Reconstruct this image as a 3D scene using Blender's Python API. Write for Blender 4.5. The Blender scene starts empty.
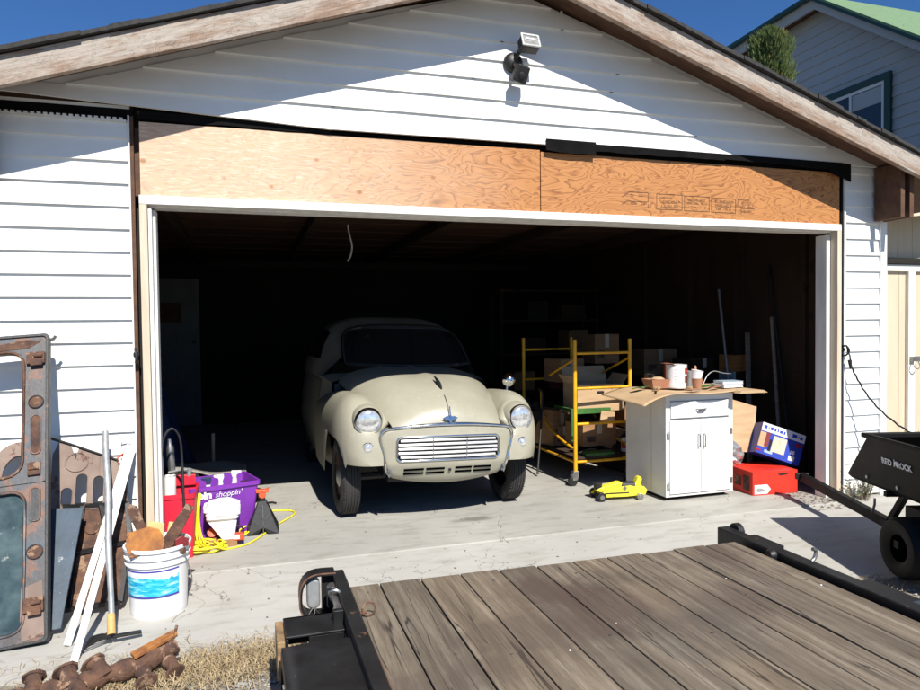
import bpy, bmesh, math, random
from mathutils import Vector, Matrix, Euler
from math import sin, cos, pi, radians, sqrt
random.seed(7)
S = bpy.context.scene
COL = S.collection

# ---------------------------------------------------------------- camera, light, exposure
cam_d = bpy.data.cameras.new('camera'); cam = bpy.data.objects.new('camera', cam_d); COL.objects.link(cam)
cam_d.lens = 26.85; cam_d.sensor_width = 36; cam_d.clip_start = .05; cam_d.clip_end = 600
_R = ((0.95461302, -0.29762835, -0.01146117), (-0.019032, -0.02255166, -0.99956451), (0.29724026, 0.95441542, -0.02719257))
cam.matrix_world = Matrix(((_R[0][0], -_R[1][0], -_R[2][0], 0), (_R[0][1], -_R[1][1], -_R[2][1], -4.2706594),
                           (_R[0][2], -_R[1][2], -_R[2][2], 1.39707448), (0, 0, 0, 1)))
S.camera = cam
SUN = Vector((-.075, 1, -1.0)).normalized()
sun_d = bpy.data.lights.new('sun', 'SUN'); sun_d.energy = 5.0; sun_d.angle = radians(.5); sun_d.color = (1, .955, .88)
sun = bpy.data.objects.new('sun', sun_d); COL.objects.link(sun)
sun.rotation_euler = SUN.to_track_quat('-Z', 'Y').to_euler(); sun.location = (0, -8, 9)
W = bpy.data.worlds.new('World'); S.world = W; W.use_nodes = True
wn = W.node_tree; bg = wn.nodes['Background']
sky = wn.nodes.new('ShaderNodeTexSky'); sky.sky_type = 'NISHITA'; sky.sun_disc = False
sky.sun_elevation = math.asin(-SUN.z); sky.sun_rotation = math.atan2(-SUN.x, -SUN.y)
sky.ozone_density = 2.0; sky.air_density = 1.0; sky.dust_density = .3
sm = wn.nodes.new('ShaderNodeMix'); sm.data_type = 'RGBA'; sm.blend_type = 'MULTIPLY'; sm.inputs[0].default_value = 1; sm.inputs[7].default_value = (.52, .92, 1.45, 1)
wn.links.new(sky.outputs[0], sm.inputs[6]); wn.links.new(sm.outputs[2], bg.inputs[0]); bg.inputs[1].default_value = .05
S.view_settings.view_transform = 'Standard'; S.view_settings.look = 'None'
S.view_settings.gamma = 1; S.view_settings.use_curve_mapping = False
S.view_settings.exposure = .58

# ---------------------------------------------------------------- materials
MATS = {}
class NT:
    def __init__(s, name):
        s.m = bpy.data.materials.new(name); s.m.use_nodes = True; s.t = s.m.node_tree
        s.b = s.t.nodes['Principled BSDF']; s.tc = s.t.nodes.new('ShaderNodeTexCoord')
    def n(s, k, **kw):
        o = s.t.nodes.new('ShaderNode' + k)
        for a, v in kw.items(): setattr(o, a, v)
        return o
    def l(s, a, b): s.t.links.new(a, b)
    def put(s, sock, v):
        if isinstance(v, bpy.types.NodeSocket): s.l(v, sock)
        elif v is not None: sock.default_value = v
    def mapping(s, scale=(1, 1, 1), rot=(0, 0, 0), loc=(0, 0, 0), src='Object'):
        mp = s.n('Mapping'); s.l(s.tc.outputs[src], mp.inputs[0])
        mp.inputs['Scale'].default_value = scale; mp.inputs['Rotation'].default_value = rot; mp.inputs['Location'].default_value = loc
        return mp.outputs[0]
    def noise(s, vec, scale=5, detail=4, rough=.6, dist=0):
        o = s.n('TexNoise'); s.put(o.inputs['Vector'], vec); o.inputs['Scale'].default_value = scale
        o.inputs['Detail'].default_value = detail; o.inputs['Roughness'].default_value = rough; o.inputs['Distortion'].default_value = dist
        return o.outputs['Fac']
    def ramp(s, f, stops, interp='LINEAR'):
        o = s.n('ValToRGB'); s.l(f, o.inputs[0]); cr = o.color_ramp; cr.interpolation = interp
        while len(cr.elements) < len(stops): cr.elements.new(.5)
        for e, (p, c) in zip(cr.elements, stops):
            e.position = p; e.color = (*c, 1) if len(c) == 3 else c
        return o.outputs[0]
    def framp(s, f, a, b):
        o = s.n('MapRange'); s.put(o.inputs[0], f); o.inputs[1].default_value = a; o.inputs[2].default_value = b
        return o.outputs[0]
    def mix(s, f, a, b, mode='MIX'):
        o = s.n('Mix', data_type='RGBA', blend_type=mode)
        s.put(o.inputs[0], f)
        s.put(o.inputs[6], a if not isinstance(a, tuple) else (*a, 1)[:4]); s.put(o.inputs[7], b if not isinstance(b, tuple) else (*b, 1)[:4])
        return o.outputs[2]
    def math(s, op, a, b=None):
        o = s.n('Math', operation=op); s.put(o.inputs[0], a); s.put(o.inputs[1], b); return o.outputs[0]
    def bump(s, h, strength=.3, dist=.01):
        o = s.n('Bump'); s.l(h, o.inputs['Height']); o.inputs['Strength'].default_value = strength; o.inputs['Distance'].default_value = dist
        s.l(o.outputs[0], s.b.inputs['Normal'])
    def fin(s, col, rough=.6, metal=0, **kw):
        s.put(s.b.inputs['Base Color'], col if not isinstance(col, tuple) else (*col, 1)[:4])
        s.put(s.b.inputs['Roughness'], rough); s.put(s.b.inputs['Metallic'], metal)
        for k, v in kw.items(): s.put(s.b.inputs[k.replace('_', ' ')], v)
        return s.m

def pm(name, c1, c2=None, scale=6, rough=.6, metal=0, bump=.15, stretch=(1, 1, 1), lo=.35, hi=.65, spots=None, spot_scale=20, spot_t=.62, bd=.004, **kw):
    """two-tone noise material with optional worn spots"""
    if name in MATS: return MATS[name]
    t = NT(name); v = t.mapping(stretch)
    c2 = c2 or tuple(x * .8 for x in c1)
    f = t.noise(v, scale, 6)
    col = t.ramp(f, [(lo, c2), (hi, c1)])
    if spots:
        g = t.noise(v, spot_scale, 5, .65)
        m = t.framp(g, spot_t, spot_t + .05)
        col = t.mix(m, col, spots)
    if bump: t.bump(t.noise(v, scale * 6, 4), bump, bd)
    rr = t.framp(f, 0, 1); r2 = t.n('MapRange'); t.l(f, r2.inputs[0]); r2.inputs[3].default_value = rough * .85; r2.inputs[4].default_value = min(1, rough * 1.15)
    MATS[name] = t.fin(col, r2.outputs[0], metal, **kw)
    return MATS[name]

white_vinyl = pm('white_vinyl', (.80, .80, .78), (.72, .72, .69), 1.3, .45, bump=.05, spots=(.62, .60, .55), spot_scale=3.3, spot_t=.66)
white_trim = pm('white_trim', (.78, .77, .74), (.66, .64, .59), 4, .5, bump=.1, stretch=(4, 4, .6))
tan_trim = pm('raw_trim', (.62, .52, .40), (.50, .41, .30), 5, .6, bump=.1, stretch=(6, 6, .5))
felt = pm('tar_felt', (.009, .008, .008), (.004, .004, .004), 12, .95, Specular_IOR_Level=.1, spots=(.10, .06, .035), spot_scale=6, spot_t=.68)
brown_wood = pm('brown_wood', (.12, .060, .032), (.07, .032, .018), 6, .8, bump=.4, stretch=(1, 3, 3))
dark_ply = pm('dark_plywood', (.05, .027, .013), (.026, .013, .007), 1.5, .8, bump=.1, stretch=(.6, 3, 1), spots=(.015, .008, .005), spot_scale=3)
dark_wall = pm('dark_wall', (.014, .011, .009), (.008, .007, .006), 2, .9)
shingle = pm('shingle', (.045, .042, .040), (.02, .02, .02), 30, .95, bump=.6)
rust = pm('rust', (.15, .075, .045), (.055, .030, .022), 16, .92, bump=.9, bd=.008, spots=(.27, .17, .11), spot_scale=14, spot_t=.57)
rust_orange = pm('rust_orange', (.42, .17, .035), (.20, .075, .025), 16, .85, bump=.5, spots=(.09, .05, .04), spot_scale=12, spot_t=.58)
worn_blue = pm('worn_blue_paint', (.050, .060, .075), (.045, .036, .032), 7, .5, bump=.3, spots=(.13, .06, .036), spot_scale=9, spot_t=.53)
blue_plate = pm('blue_grey_plate', (.045, .070, .10), (.028, .045, .065), 5, .35, .2, bump=.1, spots=(.22, .25, .27), spot_scale=22, spot_t=.64)
pink_primer = pm('faded_primer', (.25, .185, .15), (.17, .12, .095), 6, .8, bump=.3, spots=(.12, .055, .035), spot_scale=8, spot_t=.58)
grimy_glass = pm('grimy_glass', (.09, .13, .13), (.03, .05, .055), 7, .15, .1, bump=.1, spots=(.33, .34, .30), spot_scale=9, spot_t=.62, bd=.001)
chrome = pm('chrome', (.78, .79, .80), (.66, .67, .68), 8, .10, 1, bump=0)
grille_chrome = pm('grille_chrome', (.85, .85, .84), (.74, .74, .73), 8, .32, .55, bump=0)
steel = pm('steel', (.42, .42, .41), (.26, .25, .24), 12, .4, .9, bump=.1)
dull_steel = pm('galvanised', (.45, .46, .46), (.33, .34, .34), 20, .55, .6, bump=.1)
black_metal = pm('black_metal', (.013, .013, .014), (.006, .006, .006), 8, .5, .0, bump=.3, spots=(.10, .055, .035), spot_scale=11, spot_t=.65)
poly_black = pm('poly_black', (.005, .005, .005), (.003, .003, .003), 8, .6, bump=.1, Specular_IOR_Level=.22)
void_black = pm('void_black', (.002, .002, .002), (.001, .001, .001), 8, 1, bump=0, Specular_IOR_Level=0.0)
black_plastic = pm('black_plastic', (.015, .015, .016), (.010, .010, .010), 8, .5, bump=.1)
rubber = pm('rubber', (.035, .034, .032), (.022, .021, .02), 9, .85, bump=.2, spots=(.12, .11, .095), spot_scale=5, spot_t=.60)
rusty_edge = pm('rusty_edge', (.22, .095, .05), (.05, .035, .03), 20, .8, bump=.4)
yellow_paint = pm('yellow_paint', (.78, .40, .012), (.58, .27, .010), 8, .4, bump=.1, spots=(.15, .09, .05), spot_scale=30, spot_t=.66)
yellow_jack = pm('jack_yellow', (.84, .74, .05), (.72, .60, .035), 8, .4, bump=.05, spots=(.20, .16, .06), spot_scale=25, spot_t=.66)
yellow_cord = pm('cord_yellow', (.85, .72, .02), (.7, .56, .02), 8, .5, bump=.05)
white_paint = pm('cabinet_white', (.80, .79, .76), (.72, .70, .65), 3, .42, bump=.06, spots=(.50, .46, .38), spot_scale=13, spot_t=.71)
white_plastic = pm('white_plastic', (.80, .80, .79), (.70, .70, .68), 5, .4, bump=.04, spots=(.5, .47, .4), spot_scale=22, spot_t=.70)
red_plastic = pm('red_plastic', (.62, .018, .045), (.5, .014, .035), 5, .45, bump=.05)
purple_plastic = pm('purple_plastic', (.20, .035, .36), (.15, .025, .29), 5, .4, bump=.05)
red_card = pm('red_card', (.70, .035, .015), (.55, .025, .012), 5, .5, bump=.05)
blue_card = pm('blue_card', (.02, .055, .42), (.015, .04, .32), 5, .4, bump=.05)
light_blue = pm('pale_blue_box', (.33, .42, .50), (.27, .35, .42), 5, .5)
cardboard = pm('cardboard', (.50, .345, .20), (.42, .28, .155), 4, .8, bump=.2, stretch=(1, 1, 6))
cardboard_dk = pm('brown_card', (.33, .18, .085), (.25, .13, .06), 4, .8, bump=.2, stretch=(1, 1, 6))
orange_wood = pm('box_wood', (.42, .20, .06), (.33, .145, .04), 5, .6, bump=.2, stretch=(1, 1, 8))
pale_wood = pm('pale_wood', (.62, .40, .15), (.50, .30, .10), 5, .6, bump=.2, stretch=(1, 1, 6))
block_wood = pm('block_wood', (.42, .27, .13), (.14, .09, .05), 9, .75, bump=.3, stretch=(1, 1, 4))
grey_wood = pm('grey_wood', (.30, .25, .20), (.19, .15, .115), 7, .85, bump=.4, stretch=(1, 1, 8), spots=(.1, .07, .05))
green_paint = pm('green_paint', (.06, .17, .035), (.035, .11, .025), 6, .5)
leaf_green = pm('leaf_green', (.10, .15, .035), (.05, .09, .02), 25, .6, bump=0, spots=(.30, .26, .08), spot_scale=30, spot_t=.62)
cedar_green = pm('cedar_green', (.095, .135, .028), (.045, .07, .015), 5, .7, bump=0, spots=(.26, .21, .055), spot_scale=9, spot_t=.6)
straw_mat = pm('straw', (.46, .36, .21), (.30, .22, .12), 12, .8, bump=0)
tarp_blue = pm('tarp_blue', (.02, .035, .11), (.012, .02, .07), 5, .6, bump=.4)
grey_cloth = pm('grey_sheet', (.30, .285, .25), (.24, .225, .20), 7, .9, bump=.3)
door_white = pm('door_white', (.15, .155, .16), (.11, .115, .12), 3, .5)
red_paint = pm('red_paint', (.62, .05, .03), (.45, .035, .02), 8, .4)
orange_paint = pm('orange_red', (.72, .11, .035), (.5, .07, .02), 8, .4)
terracotta = pm('terracotta', (.42, .20, .11), (.32, .14, .08), 8, .7)
cream_wall = pm('shed_cream', (.58, .49, .36), (.51, .43, .31), 1.8, .65, bump=.15, stretch=(5, 5, .5))
shed_white = pm('shed_white', (.76, .75, .71), (.66, .64, .6), 3, .5)
house_blue = pm('house_siding', (.42, .42, .40), (.38, .38, .365), 1.5, .6)
house_roof = pm('green_roof', (.15, .24, .12), (.12, .195, .10), 14, .7, bump=.3)
dark_green = pm('dark_green_trim', (.012, .05, .035), (.01, .035, .025), 5, .5)
dark_glass = pm('dark_glass', (.03, .035, .04), (.02, .025, .03), 2, .05, 0, bump=0)
foil = pm('foil', (.62, .63, .64), (.5, .51, .52), 9, .25, .7, bump=.8)
lens_red = pm('lens_red', (.4, .02, .02), (.3, .02, .02), 5, .2)
dark_red = pm('dark_red', (.22, .015, .015), (.14, .01, .01), 5, .5)
ink = pm('ink', (.035, .018, .012), (.06, .03, .018), 30, .8, bump=0)
white_ink = pm('white_ink', (.78, .78, .78), (.7, .7, .7), 30, .6, bump=0)
tyre_grime = rubber

def car_paint():
    t = NT('cream_car_paint'); v = t.mapping()
    f = t.noise(v, 2.2, 5); col = t.ramp(f, [(.3, (.30, .283, .215)), (.7, (.36, .34, .262))])
    d = t.noise(t.mapping((1, 1, 1)), 26, 6, .7); col = t.mix(t.framp(d, .62, .78), col, (.27, .20, .13))
    sc = t.noise(t.mapping((1, 6, 14)), 9, 5, .7); col = t.mix(t.math('MULTIPLY', t.framp(sc, .60, .70), .35), col, (.66, .61, .48))
    t.bump(t.noise(v, 3, 3), .04, .01)
    return t.fin(col, t.ramp(f, [(.3, (.34,) * 3), (.7, (.46,) * 3)]), 0, Coat_Weight=.10, Coat_Roughness=.2)
paint = car_paint()

def headlight_glass():
    t = NT('lens_glass'); v = t.mapping((1, 1, 1))
    w = t.n('TexWave', wave_type='BANDS', bands_direction='X'); t.l(v, w.inputs[0]); w.inputs['Scale'].default_value = 16; w.inputs['Distortion'].default_value = 2.5
    vo = t.n('TexVoronoi'); t.l(v, vo.inputs[0]); vo.inputs['Scale'].default_value = 30
    t.bump(t.math('ADD', t.math('MULTIPLY', w.outputs['Fac'], .6), t.math('MULTIPLY', vo.outputs['Distance'], .3)), .35, .002)
    col = t.ramp(vo.outputs['Distance'], [(.1, (.62, .63, .62)), (.6, (.86, .87, .86))])
    return t.fin(col, .08, .7)
lens = headlight_glass()

def glass_mat():
    t = NT('screen_glass')
    return t.fin((.012, .014, .015), .06, 0, Specular_IOR_Level=.6)
screen = glass_mat()

def plywood():
    t = NT('new_plywood')
    v = t.mapping((1.0, 1, 3.2))
    big = t.noise(v, 2.0, 3, .45, .7)
    fine = t.noise(t.mapping((1, 1, 12)), 10, 4, .7)
    rings = t.math('FRACT', t.math('ADD', t.math('MULTIPLY', big, 19), t.math('MULTIPLY', fine, .12)))
    line = t.ramp(rings, [(0, (.21, .085, .022)), (.10, (.34, .155, .05)), (.35, (.45, .225, .080)), (.9, (.48, .25, .092)), (1, (.23, .095, .026))])
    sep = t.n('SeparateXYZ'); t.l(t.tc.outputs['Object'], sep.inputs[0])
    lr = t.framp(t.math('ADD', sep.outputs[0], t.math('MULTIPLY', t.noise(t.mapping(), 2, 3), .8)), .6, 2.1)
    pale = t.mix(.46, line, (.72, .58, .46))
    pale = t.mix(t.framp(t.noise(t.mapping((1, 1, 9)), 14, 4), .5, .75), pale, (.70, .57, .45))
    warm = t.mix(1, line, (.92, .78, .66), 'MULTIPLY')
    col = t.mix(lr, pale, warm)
    # knots
    vo = t.n('TexVoronoi'); t.l(t.mapping((1, 1, 1.3)), vo.inputs[0]); vo.inputs['Scale'].default_value = 5.5; vo.inputs['Randomness'].default_value = 1
    k = t.framp(vo.outputs['Distance'], .13, .06)
    col = t.mix(t.math('MULTIPLY', k, .75), col, (.30, .12, .04))
    t.bump(rings, .15, .002)
    return t.fin(col, .65)
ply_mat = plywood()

def fascia_mat():
    t = NT('peeling_fascia'); sep = t.n('SeparateXYZ'); t.l(t.tc.outputs['Object'], sep.inputs[0])
    ac = t.math('ADD', sep.outputs[2], t.math('MULTIPLY', t.math('ABSOLUTE', t.math('SUBTRACT', sep.outputs[0], 1.69)), .33))
    def vec(a, b):
        c = t.n('CombineXYZ'); t.l(t.math('MULTIPLY', sep.outputs[0], a), c.inputs[0]); t.l(t.math('MULTIPLY', ac, b), c.inputs[1]); return c.outputs[0]
    g = t.noise(vec(2, 26), 3, 7, .7, .3); n1 = t.noise(vec(1, 4), 3.0, 9, .72, .6); n2 = t.noise(vec(4, 8), 6, 7, .75)
    wood = t.ramp(g, [(.3, (.15, .095, .065)), (.55, (.27, .185, .13)), (.75, (.36, .265, .195))])
    pt = t.ramp(g, [(.3, (.30, .26, .22)), (.7, (.46, .42, .37))])
    mid = t.framp(t.math('ABSOLUTE', t.math('SUBTRACT', ac, 3.63)), .075, .01)
    m_ = t.framp(t.math('ADD', t.math('ADD', n1, t.math('MULTIPLY', n2, .25)), t.math('MULTIPLY', mid, .12)), .58, .76)
    col = t.mix(t.math('MULTIPLY', m_, .85), wood, pt)
    cr = t.noise(vec(1.2, 1.6), 4, 6, .75, 1.2); col = t.mix(t.math('MULTIPLY', t.framp(t.math('ABSOLUTE', t.math('SUBTRACT', cr, .5)), .008, .0), .8), col, (.06, .045, .035))
    t.bump(t.math('ADD', g, n2), .5, .006)
    return t.fin(col, .8)
fascia = fascia_mat()

def deck_mat():
    t = NT('weathered_deck'); sep = t.n('SeparateXYZ'); t.l(t.tc.outputs['Object'], sep.inputs[0])
    idx = t.math('FLOOR', t.math('DIVIDE', t.math('SUBTRACT', sep.outputs[0], .3535), .1835))
    wn_ = t.n('TexWhiteNoise', noise_dimensions='1D'); t.l(idx, wn_.inputs['W']); rnd = wn_.outputs['Value']
    cb = t.n('CombineXYZ'); t.l(t.math('ADD', sep.outputs[0], t.math('MULTIPLY', rnd, 17)), cb.inputs[0]); t.l(t.math('MULTIPLY', sep.outputs[1], .055), cb.inputs[1]); t.l(sep.outputs[2], cb.inputs[2])
    g = t.noise(cb.outputs[0], 26, 8, .68, .15); g2 = t.noise(cb.outputs[0], 95, 5, .7)
    base = t.ramp(g, [(.25, (.066, .049, .034)), (.5, (.155, .128, .096)), (.72, (.272, .236, .186))])
    base = t.mix(t.math('MULTIPLY', t.framp(g2, .55, .66), .45), base, (.06, .047, .035))
    ck = t.n('CombineXYZ'); t.l(t.math('ADD', sep.outputs[0], t.math('MULTIPLY', rnd, 31)), ck.inputs[0]); t.l(t.math('MULTIPLY', sep.outputs[1], .030), ck.inputs[1])
    g3 = t.noise(ck.outputs[0], 19, 2, .45, 0); crack = t.framp(t.math('ABSOLUTE', t.math('SUBTRACT', g3, .5)), .012, .003)
    crack = t.math('MULTIPLY', crack, t.framp(t.noise(t.mapping((3, 1, 1)), 1.3, 2), .46, .54))
    base = t.mix(t.math('MULTIPLY', crack, .85), base, (.02, .015, .012))
    tint = t.ramp(rnd, [(0, (.78, .76, .72)), (.5, (1.0, .98, .94)), (1, (1.12, 1.03, .92))])
    base = t.mix(1, base, tint, 'MULTIPLY')
    st = t.noise(t.mapping((1, 1, 1)), 1.25, 5, .6, .3)
    base = t.mix(t.math('MULTIPLY', t.framp(st, .54, .63), .5), base, (.085, .06, .045))
    # reddish oil stain on the near-centre boards
    for cx, cy, r, c, a in ((1.18, -1.66, .20, (.070, .044, .032), .95), (1.33, -1.90, .25, (.075, .048, .036), .9), (1.5, -1.6, .08, (.045, .038, .032), .7), (2.0, -2.0, .2, (.075, .052, .04), .5), (2.2, -1.5, .15, (.075, .045, .032), .6), (1.55, -2.15, .25, (.05, .048, .045), .45)):
        dv = t.n('VectorMath', operation='DISTANCE'); t.l(t.mapping((1, 1, 0)), dv.inputs[0]); dv.inputs[1].default_value = (cx, cy, 0)
        dd = t.math('ADD', dv.outputs['Value'], t.math('MULTIPLY', t.noise(t.mapping((1, .6, 1)), 4.5, 7, .7), .55))
        base = t.mix(t.math('MULTIPLY', t.framp(dd, r + .33, r + .17), a * .8), base, c)
    t.bump(t.math('SUBTRACT', t.math('ADD', g, t.math('MULTIPLY', g2, .5)), t.math('MULTIPLY', crack, .8)), .6, .005)
    return t.fin(base, .8)
deckm = deck_mat()

def concrete(name, a, b, stain, crack=True, cen=None):
    t = NT(name); v = t.mapping()
    n1 = t.noise(v, 1.1, 7, .6, .3); n2 = t.noise(v, 60, 4, .7); n3 = t.noise(t.mapping((1, 3, 1)), 3.4, 7, .68)
    col = t.ramp(n1, [(.3, b), (.7, a)])
    col = t.mix(t.math('MULTIPLY', t.framp(n3, .50, .66), .65), col, stain)
    hc = t.noise(v, .8, 5, .55, .8); hl = t.math('MULTIPLY', t.framp(t.math('ABSOLUTE', t.math('SUBTRACT', hc, .5)), .0022, .0006), t.framp(t.noise(v, .9, 2), .5, .56))
    col = t.mix(t.math('MULTIPLY', hl, .7), col, (.09, .08, .065))
    col = t.mix(t.math('MULTIPLY', t.framp(n2, .60, .72), .3), col, tuple(x * .45 for x in a))
    sp = t.n('TexVoronoi'); t.l(v, sp.inputs[0]); sp.inputs['Scale'].default_value = 5.5
    m = t.math('MULTIPLY', t.framp(sp.outputs['Distance'], .06, .03), t.framp(t.noise(v, 3, 2), .55, .6))
    col = t.mix(t.math('MULTIPLY', m, .8), col, (.10, .075, .05))
    for cx, cy, r, c, al in (cen or ()):
        dv = t.n('VectorMath', operation='DISTANCE'); t.l(t.mapping((1, 2.6, 0)), dv.inputs[0]); dv.inputs[1].default_value = (cx, cy * 2.6, 0)
        dd = t.math('ADD', dv.outputs['Value'], t.math('MULTIPLY', t.noise(v, 7, 5), .25))
        col = t.mix(t.math('MULTIPLY', t.framp(dd, r + .16, r + .06), al), col, c)
    t.bump(t.math('ADD', n2, n3), .25, .003)
    return t.fin(col, .85)
apron_m = concrete('apron_concrete', (.44, .428, .392), (.38, .366, .33), (.31, .29, .245))
slab_m = concrete('slab_concrete', (.40, .39, .35), (.31, .30, .27), (.24, .225, .19), cen=[(1.55, .42, .14, (.13, .12, .095), .8), (1.0, .25, .10, (.25, .235, .2), .5)])
gravel_m = concrete('gravel_ground', (.26, .24, .20), (.17, .15, .125), (.30, .24, .17))
lawn_m = pm('far_ground', (.10, .10, .05), (.07, .065, .035), 2, .95)

def bucket_label_mat():
    t = NT('bucket_label'); sep = t.n('SeparateXYZ'); t.l(t.tc.outputs['Object'], sep.inputs[0])
    z = t.math('ADD', sep.outputs[2], t.math('MULTIPLY', t.math('SUBTRACT', t.noise(t.mapping((1, 1, 2)), 16, 4), .5), .07))
    sea = t.ramp(t.noise(t.mapping((1, 1, 5)), 14, 5, .6, .8), [(.3, (.01, .22, .50)), (.5, (.02, .45, .65)), (.62, (.25, .66, .75)), (.72, (.8, .85, .85))])
    col = t.mix(t.framp(z, .205, .215), sea, (.80, .82, .82))
    edge = t.math('MAXIMUM', t.framp(sep.outputs[2], .238, .2385), t.framp(sep.outputs[2], .1215, .121))
    col = t.mix(edge, col, (.06, .05, .33))
    return t.fin(col, .35)
label_m = bucket_label_mat()

# ---------------------------------------------------------------- mesh helpers
MW = {}
class MB:
    def __init__(s): s.v = []; s.f = []
    def add(s, vs, fs, M=None):
        b = len(s.v)
        s.v += [tuple(M @ Vector(p)) if M else tuple(p) for p in vs]
        s.f += [tuple(i + b for i in f) for f in fs]; return s
    def box(s, x0, x1, y0, y1, z0, z1, M=None):
        v = [(x, y, z) for x in (x0, x1) for y in (y0, y1) for z in (z0, z1)]
        return s.add(v, [(0, 1, 3, 2), (4, 6, 7, 5), (0, 4, 5, 1), (2, 3, 7, 6), (0, 2, 6, 4), (1, 5, 7, 3)], M)
    def cyl(s, p0, p1, r0, r1=None, n=14, cap=True, M=None):
        r1 = r0 if r1 is None else r1; p0 = Vector(p0); p1 = Vector(p1); d = (p1 - p0).normalized()
        a = d.orthogonal().normalized(); b = d.cross(a); v = []
        for p, r in ((p0, r0), (p1, r1)):
            v += [p + (a * cos(2 * pi * i / n) + b * sin(2 * pi * i / n)) * r for i in range(n)]
        f = [(i, (i + 1) % n, n + (i + 1) % n, n + i) for i in range(n)]
        if cap: f += [tuple(range(n))[::-1], tuple(range(n, 2 * n))]
        return s.add(v, f, M)
    def tube(s, pts, r, n=8, closed=False, M=None):
        pts = [Vector(p) for p in pts]; N = len(pts); v = []; a = None
        for i, p in enumerate(pts):
            q0 = pts[(i - 1) % N] if (closed or i > 0) else p; q1 = pts[(i + 1) % N] if (closed or i < N - 1) else p
            d = (q1 - q0).normalized()
            a = d.orthogonal().normalized() if a is None else (a - d * a.dot(d)).normalized()
            b = d.cross(a); rr = r[i] if isinstance(r, (list, tuple)) else r
            v += [p + (a * cos(2 * pi * k / n) + b * sin(2 * pi * k / n)) * rr for k in range(n)]
        f = []
        for i in range(N if closed else N - 1):
            j = (i + 1) % N
            f += [(i * n + k, i * n + (k + 1) % n, j * n + (k + 1) % n, j * n + k) for k in range(n)]
        if not closed: f += [tuple(range(n))[::-1], tuple(range((N - 1) * n, N * n))]
        return s.add(v, f, M)
    def lathe(s, prof, n=24, M=None, cap=True):
        v = [(r * cos(2 * pi * i / n), r * sin(2 * pi * i / n), z) for r, z in prof for i in range(n)]; f = []
        for k in range(len(prof) - 1): f += [(k * n + i, k * n + (i + 1) % n, (k + 1) * n + (i + 1) % n, (k + 1) * n + i) for i in range(n)]
        if cap: f += [tuple(range(n))[::-1], tuple(range((len(prof) - 1) * n, len(prof) * n))]
        return s.add(v, f, M)
    def prism(s, poly, y0, y1, M=None):
        """poly in (x,z), extruded along y"""
        n = len(poly); v = [(x, y0, z) for x, z in poly] + [(x, y1, z) for x, z in poly]
        return s.add(v, [tuple(range(n)), tuple(range(n, 2 * n))[::-1]] + [(i, n + i, n + (i + 1) % n, (i + 1) % n) for i in range(n)], M)
    def ring(s, outer, inner, y0, y1, M=None):
        """frame between two loops with the same vertex count, (x,z), extruded in y"""
        n = len(outer); v = [(x, y0, z) for x, z in outer] + [(x, y0, z) for x, z in inner] + [(x, y1, z) for x, z in outer] + [(x, y1, z) for x, z in inner]
        f = []
        for i in range(n):
            j = (i + 1) % n
            f += [(i, j, n + j, n + i), (2 * n + i, 3 * n + i, 3 * n + j, 2 * n + j), (i, 2 * n + i, 2 * n + j, j), (n + i, n + j, 3 * n + j, 3 * n + i)]
        return s.add(v, f, M)
    def grid(s, fn, nu, nv, M=None, closed_u=False):
        v = [fn(i / nu, j / nv) for i in range(nu + 1) for j in range(nv + 1)]
        f = [(i * (nv + 1) + j, i * (nv + 1) + j + 1, (i + 1) * (nv + 1) + j + 1, (i + 1) * (nv + 1) + j) for i in range(nu) for j in range(nv)]
        return s.add(v, f, M)
    def build(s, name, mat, parent=None, smooth=None, bevel=0, subsurf=0, solid=0, local=False, fix=True, disp=0, label=None):
        me = bpy.data.meshes.new(name); me.from_pydata(s.v, [], s.f); me.validate()
        if fix:
            bm = bmesh.new(); bm.from_mesh(me); bmesh.ops.recalc_face_normals(bm, faces=bm.faces); bm.to_mesh(me); bm.free()
        me.materials.append(mat)
        if smooth is not None:
            me.polygons.foreach_set('use_smooth', [True] * len(me.polygons)); me.set_sharp_from_angle(angle=radians(smooth))
        o = bpy.data.objects.new(name, me); COL.objects.link(o)
        PM = MW.get(parent.name, Matrix.Identity(4)) if parent else Matrix.Identity(4)
        if parent:
            o.parent = parent
            if local: MW[o.name] = PM
            else: o.matrix_parent_inverse = PM.inverted(); MW[o.name] = Matrix.Identity(4)
        else: MW[o.name] = Matrix.Identity(4)
        if solid: md = o.modifiers.new('solid', 'SOLIDIFY'); md.thickness = solid; md.offset = -1
        if bevel: md = o.modifiers.new('bevel', 'BEVEL'); md.width = bevel; md.segments = 2; md.limit_method = 'ANGLE'; md.angle_limit = radians(35); md.harden_normals = False
        if subsurf: md = o.modifiers.new('sub', 'SUBSURF'); md.levels = subsurf; md.render_levels = subsurf
        if label: o['label'] = label
        return o

def tag(o, label, cat, group=None, kind=None):
    if label: o['label'] = label
    if cat: o['category'] = cat
    if group: o['group'] = group
    if kind: o['kind'] = kind
    return o
def thing(name, label, cat, loc=(0, 0, 0), rz=0, group=None, rot=None):
    o = bpy.data.objects.new(name, None); COL.objects.link(o); o.empty_display_size = .1
    o.location = loc; o.rotation_euler = rot or (0, 0, rz)
    MW[o.name] = Matrix.LocRotScale(Vector(loc), Euler(rot or (0, 0, rz)), None)
    return tag(o, label, cat, group)
def T(x=0, y=0, z=0, rx=0, ry=0, rz=0, s=None):
    return Matrix.LocRotScale(Vector((x, y, z)), Euler((radians(rx), radians(ry), radians(rz))), Vector((s, s, s)) if s else None)
def rrect(x0, x1, z0, z1, r, k=5):
    out = []
    for cx, cz, a in ((x1 - r, z1 - r, 0), (x0 + r, z1 - r, 90), (x0 + r, z0 + r, 180), (x1 - r, z0 + r, 270)):
        for i in range(k + 1):
            t = radians(a + 90 * i / k); out.append((cx + r * cos(t), cz + r * sin(t)))
    return out
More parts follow.
